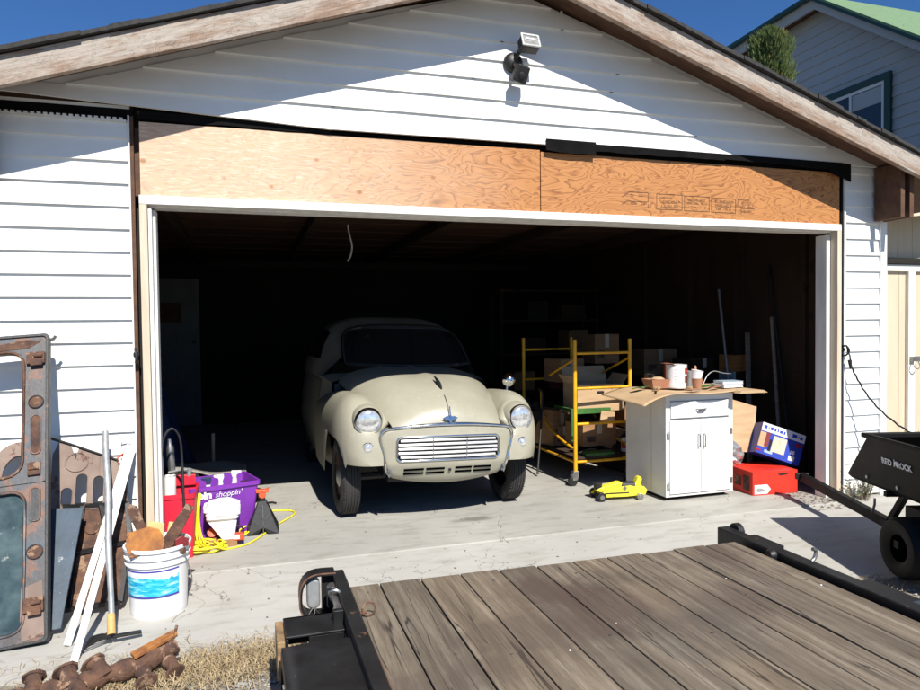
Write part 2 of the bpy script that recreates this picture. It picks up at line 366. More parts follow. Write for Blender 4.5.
def smooth_pts(pts, k=6):
    """Catmull-Rom through points"""
    P = [Vector(p) for p in pts]; out = []
    for i in range(len(P) - 1):
        a = P[max(i - 1, 0)]; b = P[i]; c = P[i + 1]; d = P[min(i + 2, len(P) - 1)]
        for j in range(k):
            t = j / k; out.append(.5 * ((2 * b) + (c - a) * t + (2 * a - 5 * b + 4 * c - d) * t * t + (3 * b - a - 3 * c + d) * t ** 3))
    out.append(P[-1]); return out
def text_mesh(txt, size, M, mat, name, parent, extrude=.0008, shear=0, bold=0, local=False, align='LEFT', xs=1):
    cu = bpy.data.curves.new(name, 'FONT'); cu.body = txt; cu.size = size; cu.extrude = extrude; cu.shear = shear; cu.offset = bold; cu.align_x = align
    o = bpy.data.objects.new(name, cu); COL.objects.link(o)
    bpy.context.view_layer.update()
    me = bpy.data.meshes.new_from_object(o.evaluated_get(bpy.context.evaluated_depsgraph_get()))
    bpy.data.objects.remove(o); bpy.data.curves.remove(cu)
    vs = [(v.co.x * xs, v.co.y, v.co.z) for v in me.vertices]; fs = [tuple(p.vertices) for p in me.polygons]
    bpy.data.meshes.remove(me)
    m = MB(); m.add(vs, fs, M); return m.build(name, mat, parent, local=local)

# ================================================================ SETTING
def zroof(x): return 3.526 - .3285 * abs(x - 1.68)          # underside of the rake boards
g = MB().box(-90, 90, -60, 150, -.3, -.035); tag(g.build('ground', gravel_m), 'grey gravel and dry dirt ground beside the driveway', None, kind='structure')
def apron():
    m = MB(); xs = [-6 + .25 * i for i in range(57)]; rnd = random.Random(3)
    fr = [-1.11 + rnd.uniform(-.02, .02) - max(0, min(x, 3.0)) * .085 for x in xs]
    v = []; n = len(xs)
    for x, y in zip(xs, fr): v += [(x, -.098, -.006), (x, y, -.022), (x, y, -.09), (x, -.098, -.09)]
    f = []
    for i in range(n - 1):
        for k in range(4): f.append((4 * i + k, 4 * i + (k + 1) % 4, 4 * i + 4 + (k + 1) % 4, 4 * i + 4 + k))
    m.add(v, f); return m.build('driveway', apron_m)
tag(apron(), 'pale concrete driveway apron in front of the garage', None, kind='structure')
tag(MB().box(-1.45, 4.93, -.094, 6.42, -.12, 0).build('garage_floor', slab_m, bevel=.008), 'grey concrete garage floor slab', None, kind='structure')

# ---------------------------------------------------------------- garage
G = thing('garage', 'white vinyl sided garage with open doorway and bare plywood header', 'garage', (1.69, 0, 0))
def siding_rows(m, z0, z1, xr, y=0, pitch=.127, clip=None, lip=.017):
    z = z0
    while z < z1 - .005:
        zt = min(z + pitch, z1); a0, a1 = xr(z); b0, b1 = xr(zt)
        if a1 - a0 > .02:
            b0, b1 = (b0, b1) if b1 > b0 else ((b0 + b1) / 2,) * 2
            zc = z + .045      # dutch-lap like crease
            c0 = a0 + (b0 - a0) * min(1, .045 / (zt - z)); c1 = a1 + (b1 - a1) * min(1, .045 / (zt - z))
            m.add([(a0, y - lip, z), (a1, y - lip, z), (b1, y - .001, zt), (b0, y - .001, zt), (a0, y + .004, z), (a1, y + .004, z)],
                  [(0, 1, 2, 3), (0, 4, 5, 1)])
        z += pitch
m = MB(); siding_rows(m, .06, 2.575, lambda z: (-1.44, -.605)); m.box(-1.44, -.605, .006, .09, .03, 2.66)
m.build('siding_wall', white_vinyl, G)
m = MB(); siding_rows(m, .02, 2.66, lambda z: (4.50, 4.853)); m.box(4.50, 4.853, .006, .09, .03, 2.62)
m.build('siding_wall', white_vinyl, G)
def xr_g(z):
    h = (3.60 - z) / .330
    return max(-1.46, 1.69 - h), min(4.86, 1.69 + h)
def xr_g2(z):
    a, b = xr_g(z); return a, b
m = MB(); siding_rows(m, 2.742, 3.58, xr_g, y=-.028)
for xa, xb, za, zb in ((-1.46, .52, 2.690, 2.598), (.52, 4.86, 2.600, 2.615)):   # bottom course sags toward the middle
    q_ = [xa + (xb - xa) * i / 8 for i in range(9)]; zz_ = [za + (zb - za) * i / 8 for i in range(9)]
    for i in range(8):
        m.add([(q_[i], -.045, zz_[i]), (q_[i + 1], -.045, zz_[i + 1]), (q_[i + 1], -.029, 2.742), (q_[i], -.029, 2.742), (q_[i], -.024, zz_[i]), (q_[i + 1], -.024, zz_[i + 1])], [(0, 1, 2, 3), (0, 4, 5, 1)])
gpoly = [(-1.46, 2.615), (4.86, 2.615), (4.86, 2.55), (1.69, 3.6)]
m.prism([(-1.46, 2.70), (4.86, 2.70), (1.69, 3.60)], -.022, .06)
m.build('gable_siding', white_vinyl, G)
# panel joints in the gable siding: short vertical lap edges
for x, z in ((.52, 2.742), (1.42, 3.123), (1.62, 3.25), (2.42, 2.869), (2.42, 2.996), (2.05, 3.377), (3.1, 2.742), (1.42, 2.996), (2.47, 3.123)):
    m = MB(); m.prism([(x, z), (x + .02, z), (x + .02, z + .126), (x, z + .126)], -.0435, -.030)
    m.v = [(a, b + (c - z) * .100 * (1 if b < -.04 else 0), c) for a, b, c in m.v]
    m.build('siding_joint', white_vinyl, G)
# dark felt strip and gap above the plywood
m = MB()
rf = random.Random(5)
pts = [(-.585, 2.70), (-.585, 2.50)] + [(-.585 + (4.49 + .585) * i / 40, 2.548 + rf.uniform(-.006, .006)) for i in range(0, 41)] + [(4.49, 2.52), (4.49, 2.70)]
m.prism(pts, .012, .03); m.build('tar_felt', felt, G)
def ragged(x0, x1, zt, zb0, zb1, y, seed):
    r = random.Random(seed); n = max(4, int((x1 - x0) / .09)); p = [(x0, zt), (x1, zt)]
    for i in range(n + 1): p.append((x1 + (x0 - x1) * i / n, zb1 + (zb0 - zb1) * i / n + r.uniform(-.004, .004)))
    MB().prism(p, y - .004, y).build('torn_felt', felt, G)
ragged(-.56, .52, 2.63, 2.585, 2.575, -.016, 1)
ragged(1.93, 2.30, 2.640, 2.562, 2.548, -.050, 2)
ragged(2.30, 3.35, 2.628, 2.578, 2.582, -.048, 3)
ragged(3.34, 4.44, 2.628, 2.592, 2.565, -.049, 4)
ragged(4.30, 4.51, 2.62, 2.55, 2.48, -.053, 6)
m = MB(); m.prism([(-1.44, 2.57), (-.612, 2.555), (-.58, 2.64), (-1.44, 2.64)], .0, .005); m.build('dark_gap', felt, G)
m = MB(); m.box(-1.44, -.62, -.020, .0, 2.562, 2.574)
for i in range(26): m.box(-1.43 + .031 * i, -1.412 + .031 * i, -.024, -.004, 2.5745, 2.584)
m.build('nail_flange', white_trim, G)
# plywood header, two sheets with a seam
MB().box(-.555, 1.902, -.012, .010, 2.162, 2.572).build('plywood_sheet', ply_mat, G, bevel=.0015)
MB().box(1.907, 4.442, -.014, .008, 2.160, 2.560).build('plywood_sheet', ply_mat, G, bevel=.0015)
# mill stamps on the plywood: five boxed marks in brown ink
def stamp():
    m = MB(); r = random.Random(11); y0, y1 = -.0152, -.0138
    def ln(x0, z0, x1, z1, w=.0035):
        d = Vector((x1 - x0, 0, z1 - z0)); nrm = Vector((-d.z, 0, d.x)).normalized() * w / 2
        a = Vector((x0, 0, z0)); b = Vector((x1, 0, z1))
        m.add([(*((p.x, y, p.z)),) for y in (y0, y1) for p in (a - nrm, b - nrm, b + nrm, a + nrm)], [(0, 1, 2, 3), (4, 5, 6, 7), (0, 4, 5, 1), (1, 5, 6, 2), (2, 6, 7, 3), (3, 7, 4, 0)])
    for k, (x0, x1) in enumerate(((2.56, 2.73), (2.80, 3.01), (3.03, 3.24), (3.26, 3.47), (3.49, 3.64))):
        z0, z1 = 2.215 - .002 * k, 2.325 - .004 * k
        if k in (1, 2, 3):
            for a in ((x0, z0, x1, z0), (x0, z1, x1, z1), (x0, z0, x0, z1), (x1, z0, x1, z1)): ln(*a)
        elif k == 0:
            for a in ((x0, z0 + .045, x1, z0 + .045), (x0 + .02, z1, x1, z1), (x1, z0 + .045, x1, z1), (x0 - .04, z0 + .07, x0 + .02, z1), (x1, z0, x1, z0 + .03), (x0 - .04, z0 + .02, x0, z0 + .045)): ln(*a)
        else:
            for a in ((x0, z1, x0 + .10, z1), (x0, z0 + .06, x0, z1), (x0 + .03, z0, x0 + .03, z0 + .04), (x0 + .03, z0 + .04, x1, z0 + .04)): ln(*a)
        for row in range(3):
            z = z1 - .028 - .028 * row
            if k == 0 and row == 1: continue
            x = x0 + .02 + r.uniform(0, .02)
            while x < x1 - .03:
                w = r.uniform(.006, .016); h = r.uniform(.007, .013)
                if r.random() < .8:
                    ln(x, z, x + w, z, .002); ln(x, z, x, z + h, .0022)
                    if r.random() < .6: ln(x, z + h, x + w, z + h, .002)
                    if r.random() < .6: ln(x + w, z, x + w, z + h, .002)
                x += w + .006
            if r.random() < .5: ln(x0 + .03, z - .006, x1 - .04, z - .006, .002)
    return m.build('mill_stamp', ink, G)
stamp()
# frame of the opening
MB().box(-.562, 4.447, -.030, .029, 2.108, 2.158).build('header_trim', white_trim, G, bevel=.002)
MB().box(-.53, 4.41, .030, .14, 2.098, 2.113).build('header_stop', white_trim, G, bevel=.002)
MB().box(-.562, -.522, -.030, .06, 0.003, 2.106).build('door_frame', tan_trim, G, bevel=.002)
MB().box(-.519, -.500, -.018, .10, 0.003, 2.083).build('door_frame', white_trim, G, bevel=.002)
MB().box(-.499, -.484, .03, .12, 0.003, 2.083).build('door_stop', white_trim, G, bevel=.002)
MB().box(4.410, 4.447, -.030, .085, 0.003, 2.106).build('door_frame', tan_trim, G, bevel=.002)
MB().box(4.372, 4.407, .040, .15, 0.003, 2.083).build('door_stop', white_trim, G, bevel=.002)
MB().box(4.4475, 4.452, -.026, .085, 0.003, 2.15).build('frame_edge', white_trim, G)
# dark strips between frame and siding, corner trims, latch hooks
MB().box(-.604, -.586, -.006, .02, .03, 2.60).build('edge_strip', brown_wood, G)
MB().box(-.612, -.604, -.022, .0, .03, 2.60).build('siding_channel', white_trim, G)
MB().box(4.455, 4.478, -.012, .03, .02, 2.56).build('edge_strip', felt, G)
MB().box(4.480, 4.498, -.024, .03, .02, 2.62).build('siding_channel', white_trim, G)
MB().box(4.853, 4.915, -.026, .10, .0, 2.60).build('corner_trim', white_vinyl, G, bevel=.004)
MB().box(4.915, 4.93, .10, 6.4, .0, 2.40).build('side_wall', white_vinyl, G)
MB().box(-1.47, -1.455, .10, 6.4, .0, 2.40).build('side_wall', white_vinyl, G)
for x, z in ((-.595, 1.27), (4.47, 1.19)):
    m = MB(); m.tube(smooth_pts([(x, -.01, z - .05), (x, -.05, z - .055), (x + .01, -.075, z - .02), (x, -.06, z + .02), (x, -.02, z + .015)]), .007, 6); m.cyl((x, -.03, z - .01), (x, 0, z - .01), .016)
    m.build('eye_hook', black_metal, G, smooth=40)
# roof: two slopes with rafters' underside, shingles, fascia
def slope(sign, name, mat, th0, th1, y0, y1, xe, parent=G, bev=0, x_in=0):
    """slab under the roof plane: vertical offsets th0..th1 above zroof"""
    m = MB(); x0 = 1.68; x1 = 1.68 + sign * xe
    v = [(x, y, zroof(x) + t) for x in (x0 + sign * x_in, x1) for y in (y0, y1) for t in (th0, th1)]
    m.add(v, [(0, 1, 3, 2), (4, 6, 7, 5), (0, 4, 5, 1), (2, 3, 7, 6), (0, 2, 6, 4), (1, 5, 7, 3)])
    return m.build(name, mat, parent, bevel=bev)
for sg, xe in ((-1, 3.75), (1, 3.95)):
    slope(sg, 'fascia_board', fascia, 0, .150, -.360, -.320, xe, bev=.003)
    slope(sg, 'roof_deck', brown_wood,   .115, .152, -.319, 6.7, xe)
    slope(sg, 'trim_board', brown_wood, .02, .105, -.318, -.285, xe)
# shingles, ragged front edge
for sg, xe in ((-1, 3.78), (1, 3.98)):
    m = MB(); rs = random.Random(4 + sg); x = 0
    while x < xe:
        w = .10 + rs.uniform(-.02, .05); a = 1.68 + sg * x; b = 1.68 + sg * (x + w); lift = rs.uniform(0, .006); yo = -.388 + rs.uniform(-.012, .006)
        v = [(xx, y, zroof(xx) + t) for xx in (a, b) for y in (yo, 6.75) for t in (.156, .176 + lift)]
        m.add(v, [(0, 1, 3, 2), (4, 6, 7, 5), (0, 4, 5, 1), (2, 3, 7, 6), (0, 2, 6, 4), (1, 5, 7, 3)]); x += w
    m.build('roof_shingles', shingle, G)
for x0, x1, y0 in ((4.775, 4.815, -.262), (4.865, 4.905, -.262)):
    MB().box(x0, x1, y0, -.03, 2.19, zroof(x0) + .1).build('rafter_tail', brown_wood, G, bevel=.003)
MB().box(4.905, 4.93, -.20, 6.4, 2.26, 2.50).build('soffit_board', brown_wood, G)
MB().box(-1.285, -1.245, -.12, -.016, 2.12, 2.58).build('rafter_tail', brown_wood, G, bevel=.003)
# interior shell
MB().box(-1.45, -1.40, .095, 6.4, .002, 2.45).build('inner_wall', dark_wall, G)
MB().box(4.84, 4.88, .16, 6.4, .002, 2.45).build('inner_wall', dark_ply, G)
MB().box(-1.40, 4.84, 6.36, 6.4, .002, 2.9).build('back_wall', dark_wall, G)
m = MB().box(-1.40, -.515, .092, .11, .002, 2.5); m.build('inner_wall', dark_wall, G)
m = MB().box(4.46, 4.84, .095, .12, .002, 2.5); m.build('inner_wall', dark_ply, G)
m = MB().box(-1.40, 4.84, .031, .075, 2.16, 2.7); m.build('header_beam', brown_wood, G)
m = MB()
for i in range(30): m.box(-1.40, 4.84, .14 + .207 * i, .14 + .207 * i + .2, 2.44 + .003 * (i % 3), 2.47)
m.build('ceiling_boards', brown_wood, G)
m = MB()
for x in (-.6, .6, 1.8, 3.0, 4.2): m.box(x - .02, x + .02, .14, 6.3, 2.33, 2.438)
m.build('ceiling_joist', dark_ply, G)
m = MB()
for y in (.7, 1.5, 2.4, 3.3): m.box(4.80, 4.838, y, y + .04, .003, 2.42)
m.build('wall_stud', dark_ply, G)
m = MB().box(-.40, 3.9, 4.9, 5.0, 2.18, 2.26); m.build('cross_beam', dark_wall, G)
# back door with its frame, panels, knob and paper sign
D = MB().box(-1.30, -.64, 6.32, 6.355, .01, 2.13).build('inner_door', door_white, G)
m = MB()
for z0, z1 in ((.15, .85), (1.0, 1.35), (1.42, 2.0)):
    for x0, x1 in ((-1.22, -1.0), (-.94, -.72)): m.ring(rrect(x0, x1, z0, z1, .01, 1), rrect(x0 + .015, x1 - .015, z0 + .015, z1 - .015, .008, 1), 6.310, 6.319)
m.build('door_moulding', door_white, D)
MB().cyl((-.71, 6.32, 1.22), (-.71, 6.25, 1.22), .028).build('door_knob', black_metal, D, smooth=40)
MB().box(-1.17, -.88, 6.295, 6.309, 1.50, 1.78).build('door_sign', brown_wood, D)

# hook of white conduit hanging from the ceiling
tag(MB().tube(smooth_pts([(.90, 2, 2.33), (.91, 2, 2.25), (.935, 2, 2.14), (.92, 2, 2.05), (.89, 2, 2.0)]), .008, 6).build('hanging_cable', white_trim, smooth=60), 'thin pale cable hanging from the garage ceiling above the car', 'cable')
tag(MB().tube([(-1.39, .14, .96), (-.2, 4.4, 1.0)], .001, 4).build('string_line', white_trim), 'thin string stretched inside along the left garage wall', 'string') if 0 else None

# ---------------------------------------------------------------- shed
SH = thing('shed', 'cream panelled shed with white trimmed door right of the garage', 'shed', (7.0, 1.25, 0))
m = MB()
x = 5.10
while x < 8.6: m.box(x, x + .196, 1.20, 1.24, 0, 2.0); m.box(x, x + .196, 1.22, 1.25, 2.06, 3.1) if x > 5.9 else None; x += .2
m.build('wall', cream_wall, SH)
MB().box(5.10, 8.7, 1.241, 4.0, 0, 2.35).build('shed_body', cream_wall, SH)
MB().box(6.22, 8.7, 1.165, 1.198, 1.915, 1.985).build('door_trim', shed_white, SH, bevel=.003)
MB().box(6.22, 6.30, 1.165, 1.198, 0, 1.913).build('corner_board', shed_white, SH, bevel=.003)
MB().box(6.585, 6.675, 1.160, 1.198, 0, 1.913).build('door_stile', shed_white, SH, bevel=.003)
MB().box(5.9, 8.7, 1.14, 1.199, 1.99, 2.04).build('drip_rail', dark_wall, SH)
m = MB(); m.box(6.60, 6.72, 1.125, 1.159, .975, 1.03); m.tube(smooth_pts([(6.62, 1.12, .98), (6.60, 1.11, .93), (6.64, 1.10, .90), (6.68, 1.11, .93), (6.67, 1.12, .98)]), .006, 6)
m.build('hasp_latch', steel, SH, bevel=.003)
m = MB()
m.add([(x, y, z0 + (x - 5.7) * .11 + dz) for x in (5.55, 8.9) for y, z0 in ((.80, 2.36),) for dz in (0, .085)] + [(x, .84, 2.36 + (x - 5.7) * .11 + dz) for x in (5.55, 8.9) for dz in (0, .085)],
      [(0, 1, 3, 2), (4, 6, 7, 5), (0, 4, 5, 1), (2, 3, 7, 6), (0, 2, 6, 4), (1, 5, 7, 3)])
m.build('fascia', cream_wall, SH)
m = MB(); m.add([(5.55, .845, 2.42), (8.9, .845, 2.79), (8.9, 4.2, 2.79), (5.55, 4.2, 2.42), (5.55, .845, 2.45), (8.9, .845, 2.82), (8.9, 4.2, 2.82), (5.55, 4.2, 2.45)],
                [(0, 1, 2, 3), (4, 5, 6, 7), (0, 4, 5, 1), (1, 5, 6, 2), (2, 6, 7, 3), (3, 7, 4, 0)]); m.build('roof', shingle, SH)
# ---------------------------------------------------------------- neighbour house
HS = thing('neighbour_house', 'blue grey sided two storey house with green roof behind the garage', 'house', (11.5, 4, 0))
prof = [(9.0, 6.50), (7.2, 6.53), (4.75, 6.57), (4.6, 6.44), (3.0, 5.22), (-1.5, 1.85)]
def ztop(y):
    for (a, za), (b, zb) in zip(prof, prof[1:]):
        if b <= y <= a: return za + (zb - za) * (a - y) / (a - b)
    return 1.8
m = MB(); z = 0
ys = [9.0 - .25 * i for i in range(43)]
while z < 6.4:
    for a, b in zip(ys, ys[1:]):
        if z >= max(ztop(a), ztop(b)): continue
        ta = min(z + .16, ztop(a)); tb = min(z + .16, ztop(b))
        if ta <= z or tb <= z:
            ta = max(ta, z + .001); tb = max(tb, z + .001)
        m.add([(8.985, a, z), (8.985, b, z), (9.0, b, tb), (9.0, a, ta), (9.0, a, z), (9.0, b, z)], [(0, 1, 2, 3), (0, 4, 5, 1)])
    z += .16
m.build('siding', house_blue, HS, fix=False)
m = MB()
n = len(prof); v = [(9.01, y, z) for y, z in prof] + [(9.01, -1.5, 0), (9.01, 9, 0)]; v += [(14, y, z) for _, y, z in v]
k = n + 2; m.add(v, [tuple(range(k)), tuple(range(k, 2 * k))[::-1]] + [(i, (i + 1) % k, k + (i + 1) % k, k + i) for i in range(k)])
m.build('house_body', house_blue, HS)
def slabx(m, a, b, x0, x1, t0, t1, dz1=0):
    (ya, za), (yb, zb) = a, b
    v = [(x, y, z + t + (dz1 if x == x1 else 0)) for x in (x0, x1) for y, z in ((ya, za), (yb, zb)) for t in (t0, t1)]
    m.add(v, [(0, 1, 3, 2), (4, 6, 7, 5), (0, 4, 5, 1), (2, 3, 7, 6), (0, 2, 6, 4), (1, 5, 7, 3)])
m = MB(); slabx(m, (9.2, 6.33), (4.6, 6.50), 8.72, 8.76, -.12, .04); slabx(m, (4.6, 6.50), (-2.2, 1.42), 8.72, 8.76, -.12, .05); m.build('fascia', house_blue, HS)
m = MB(); slabx(m, (9.2, 6.33), (4.6, 6.50), 8.76, 8.99, -.05, -.02); slabx(m, (4.6, 6.50), (-2.2, 1.42), 8.76, 8.99, -.05, -.02); m.build('soffit', brown_wood, HS)
m = MB(); slabx(m, (4.64, 6.57), (-2.3, 1.38), 8.66, 15, 0, .06); slabx(m, (9.3, 6.40), (4.64, 6.55), 8.66, 10.3, 0, .05, 1.0); m.build('roof', house_roof, HS)
m = MB(); slabx(m, (4.64, 6.54), (-2.3, 1.35), 8.65, 8.72, 0, .055); slabx(m, (9.3, 6.37), (4.64, 6.53), 8.63, 8.70, 0, .05); slabx(m, (9.3, 6.42), (4.64, 6.57), 10.28, 10.36, .98, 1.08); m.build('roof_edge', dark_green, HS)
wf = MB(); wf.ring([(a, b) for a, b in rrect(3.42, 4.60, 4.05, 5.02, .005, 1)], [(a, b) for a, b in rrect(3.52, 4.50, 4.15, 4.92, .004, 1)], 0, .06, M=Matrix(((0, 1, 0, 8.94), (1, 0, 0, 0), (0, 0, 1, 0), (0, 0, 0, 1))))
WN = wf.build('window', dark_green, HS)
m = MB(); MX = Matrix(((0, 1, 0, 8.955), (1, 0, 0, 0), (0, 0, 1, 0), (0, 0, 0, 1)))
m.ring(rrect(3.522, 4.498, 4.152, 4.918, .004, 1), rrect(3.57, 4.45, 4.20, 4.87, .004, 1), 0, .03, M=MX); m.box(8.955, 8.985, 4.10, 4.14, 4.2, 4.87); m.build('sash', shed_white, WN)
MB().box(8.972, 8.978, 3.57, 4.45, 4.2, 4.87).build('pane', dark_glass, WN)
m = MB(); m.box(8.966, 8.971, 3.58, 4.09, 4.62, 4.86); m.build('blind', house_blue, WN)

# ---------------------------------------------------------------- cedar trees behind the roof
def cedar(x, y, h, r, seed, label):
    t = thing('cedar_tree', label, 'tree', (x, y, -.03)); rn = random.Random(seed)
    MB().cyl((x, y, -.03), (x, y, h * .9), .09, .015, 8).build('trunk', brown_wood, t, smooth=40)
    m = MB()
    for i in range(26000):
        u = rn.random() ** .45; z = .5 + u * (h - .5); rad = r * (1 - ((z - .5) / (h - .5)) ** 16) ** .7 * (1 + .10 * sin(z * 7 + seed)) + .015
        clump = .78 + .22 * sin(z * 9 + 3 * sin(z * 2.3 + seed)) * cos(z * 4.1)
        a = rn.random() * 2 * pi; clump *= 1 + .16 * sin(a * 5 + z * 6) + .10 * sin(a * 9 - z * 13); q = rad * clump * (rn.random() ** .35)
        p = Vector((x + q * cos(a), y + q * sin(a), z)); L = rn.uniform(.03, .085); up = Vector((cos(a) * .45, sin(a) * .45, 1 + rn.uniform(-.3, .3))).normalized()
        sd = Vector((rn.uniform(-1, 1), rn.uniform(-1, 1), rn.uniform(-.3, .3))).normalized() * rn.uniform(.006, .014)
        m.add([p - sd, p + sd, p + up * L + sd * .3], [(0, 1, 2)])
    m.build('crown', cedar_green, t, fix=False)
cedar(6.84, 3.45, 5.36, .38, 3, 'columnar green cedar rising above the right roof edge')
cedar(6.22, 3.60, 5.06, .26, 9, 'small cedar tip just showing left of the taller cedar')

# ================================================================ THE CAR
CAR = thing('vintage_car', 'cream rounded vintage car parked nose out inside the garage', 'car', (1.340, .895, 0), radians(1.0))
BR = T(0, 0, -.004, 0, 1.5, 0)                       # the tired body leans a little on its springs
def L(pts, x):
    if x <= pts[0][0]: return pts[0][1]
    for (a, fa), (b, fb) in zip(pts, pts[1:]):
        if x <= b:
            t = (x - a) / (b - a); t = t * t * (3 - 2 * t) if False else t
            return fa + (fb - fa) * t
    return pts[-1][1]
def CR(pts, x):
    """smooth interpolation of (x,f) samples"""
    n = len(pts)
    if x <= pts[0][0]: return pts[0][1]
    if x >= pts[-1][0]: return pts[-1][1]
    for i in range(n - 1):
        if x <= pts[i + 1][0]:
            x0, f0 = pts[i]; x1, f1 = pts[i + 1]; h = x1 - x0
            m0 = (f1 - pts[i - 1][1]) / (x1 - pts[i - 1][0]) if i > 0 else (f1 - f0) / h
            m1 = (pts[i + 2][1] - f0) / (pts[i + 2][0] - x0) if i < n - 2 else (f1 - f0) / h
            t = (x - x0) / h
            return (2 * t ** 3 - 3 * t ** 2 + 1) * f0 + (t ** 3 - 2 * t ** 2 + t) * h * m0 + (-2 * t ** 3 + 3 * t ** 2) * f1 + (t ** 3 - t ** 2) * h * m1
ZC = [(-.512, .712), (-.495, .765), (-.455, .826), (-.37, .890), (-.22, .956), (0, 1.003), (.3, 1.032), (.68, 1.055)]
ZE = [(-.512, .672), (-.47, .70), (-.37, .738), (-.22, .780), (0, .82), (.3, .865), (.68, .92)]
BW = [(-.512, .405), (-.42, .425), (-.25, .472), (0, .532), (.3, .585), (.68, .625)]
def bonnet_pt(y, s):
    zc, ze, w = CR(ZC, y), CR(ZE, y), CR(BW, y)
    a = abs(s); z = ze + (zc - ze) * (1 - a ** (2.1 + 1.5 * min(1, max(0, (y + .40) / .65)))) ** (.88 - .22 * min(1, max(0, (y + .40) / .65))) if a < 1 else ze
    z += .011 * math.exp(-(s * w / .045) ** 2) * min(1, (y + .6) * 3)
    yy = y + .20 * (s * w) ** 2 * max(0, 1 - (y + .512) / 1.1)
    return (s * w, yy, z)
def ny(u): return -.512 + 1.19 * (u ** 1.7)
MB().grid(lambda u, v: bonnet_pt(ny(u), -1 + 2 * v), 44, 48, M=BR).build('bonnet', paint, CAR, smooth=60, local=True)
def sgn(a): return 1 if a >= 0 else -1
def wing_pt(sd, y, v):
    ys, y0 = -.04, -.492
    q = min(1, max(0, (ys - y) / (ys - y0))); K = (1 - q ** 2.8) ** (1 / 2.3) if q < 1 else 0
    top = .905 if y < ys else CR([(ys, .905), (.3, .885), (.7, .845), (1.05, .80)], y)
    zt = .43 + (top - .43) * K
    xo = .56 + (.218 if y < .6 else .218 - (y - .6) * .02) * K ** 1.1
    xi = (.425 if y > -.30 else .425 + min(1, (-.30 - y) / .12) * .045) + max(0, y) * .10
    xc, hw = (xo + xi) / 2, (xo - xi) / 2
    zm = .43 + (.60 - .43) * K
    if abs(y) < .375: zb = max(.40 if y < 0 else .24, .29 + .375 * sqrt(max(0, 1 - (y / .375) ** 2)))
    else: zb = .43 if y < 0 else .24
    zb = min(zb, zm - .001) if K > .01 else zb
    if v < .62:
        th = pi * (1 - v / .62); c, s_ = cos(th), sin(th); e = 2 / 2.35
        x = xc + hw * sgn(c) * abs(c) ** e
        zz = zm + (zt - zm) * abs(s_) ** e
        if c < 0: zz = max(zz, zm)
        if c < 0 and y < -.28: x -= .075 * min(1, (-.28 - y) / .12) * min(1, max(0, (zz - .655) / .05)) * min(1, -c * 2)
        z = zz
    else:
        t = (v - .62) / .38; x = xo - .018 * t * t; z = zm + (zb - zm) * t
    return (sd * x, y, z)
for sd in (-1, 1):
    us = [0] + [(i / 70) for i in range(1, 71)]
    def fw(u, v, sd=sd): return wing_pt(sd, -.492 + 1.542 * (u ** 1.5), v)
    w = MB().grid(fw, 74, 34, M=BR).build('front_wing', paint, CAR, smooth=50, local=True)
    # rolled arch lip
    MB().tube([(sd * (abs(wing_pt(1, y, .99)[0]) + .001), y, max(.40 if y < 0 else .24, .29 + .375 * sqrt(max(0, 1 - (y / .375) ** 2))) + .004) for y in [-.325 + .697 * i / 30 for i in range(31)]], .005, 6, M=BR).build('arch_lip', paint, w, smooth=60, local=True)
    MB().tube([BR @ Vector((sd * (CR(BW, y) - .002), y + .20 * CR(BW, y) ** 2 * max(0, 1 - (y + .512) / 1.1), CR(ZE, y) + .002)) for y in [ny(i / 30) for i in range(2, 31)]], .0035, 5).build('wing_beading', black_plastic, w, smooth=60, local=True)
    # flat lower skirt closing the front of the wing
    MB().tube([BR @ Vector((sd * x, y, .432)) for x, y in ((.455, -.43), (.52, -.462), (.60, -.452), (.68, -.40), (.72, -.35))], .0035, 6).build('lower_edge', paint, w, smooth=60, local=True)
# ---- grille panel
def py(x, z): return -.522 + .22 * x * x + (max(0, .43 - z) * .45)
def warp_outer(p):
    x, z = p
    if z < .60: x *= 1 - .13 * (.60 - z) / .27
    if z > .60: z += .034 * (1 - (x / .495) ** 2) * (z - .60) / .072
    if z < .42: z -= .055 * (1 - min(1, (x / .43) ** 2)) * (.42 - z) / .085
    return (x, z)
def rr2(x0, x1, z0, z1, r, k, ex):
    """rounded rect with ex extra points along each straight edge"""
    base = rrect(x0, x1, z0, z1, r, k); out = []
    m_ = k + 1
    for c in range(4):
        seg = base[c * m_:(c + 1) * m_]; nxt = base[((c + 1) % 4) * m_]; out += seg
        for e in range(1, ex + 1):
            t = e / (ex + 1); out.append((seg[-1][0] * (1 - t) + nxt[0] * t, seg[-1][1] * (1 - t) + nxt[1] * t))
    return out
OUT = [warp_outer(p) for p in rr2(-.495, .495, .335, .672, .055, 6, 14)]
INN = [(x, z + .006 * (1 - (x / .38) ** 2)) for x, z in rr2(-.378, .378, .455, .622, .036, 6, 14)]
m = MB(); N = len(OUT); NS = 6
for k in range(NS + 1):
    for (xo, zo), (xi, zi) in zip(OUT, INN):
        t = k / NS; x = xo + (xi - xo) * t; z = zo + (zi - zo) * t
        m.v.append(tuple(BR @ Vector((x, py(x, z) + (.02 * max(0, 1 - t * 5) ** 2) - .006 * t, z))))
for (xi, zi) in INN: m.v.append(tuple(BR @ Vector((xi * .99, py(xi, zi) + .035, zi * .99 + .005))))
for (xo, zo) in OUT: m.v.append(tuple(BR @ Vector((xo, py(xo, zo) + .10, zo))))
for k in range(NS + 1):
    for i in range(N): m.f.append((k * N + i, k * N + (i + 1) % N, (k + 1) * N + (i + 1) % N, (k + 1) * N + i))
b = (NS + 2) * N
for i in range(N): m.f.append((i, b + i, b + (i + 1) % N, (i + 1) % N))
PANEL = m.build('grille_panel', paint, CAR, smooth=50, local=True)
MB().box(-.40, .40, -.47, -.40, .44, .64, M=BR).build('radiator', black_metal, CAR, local=True)
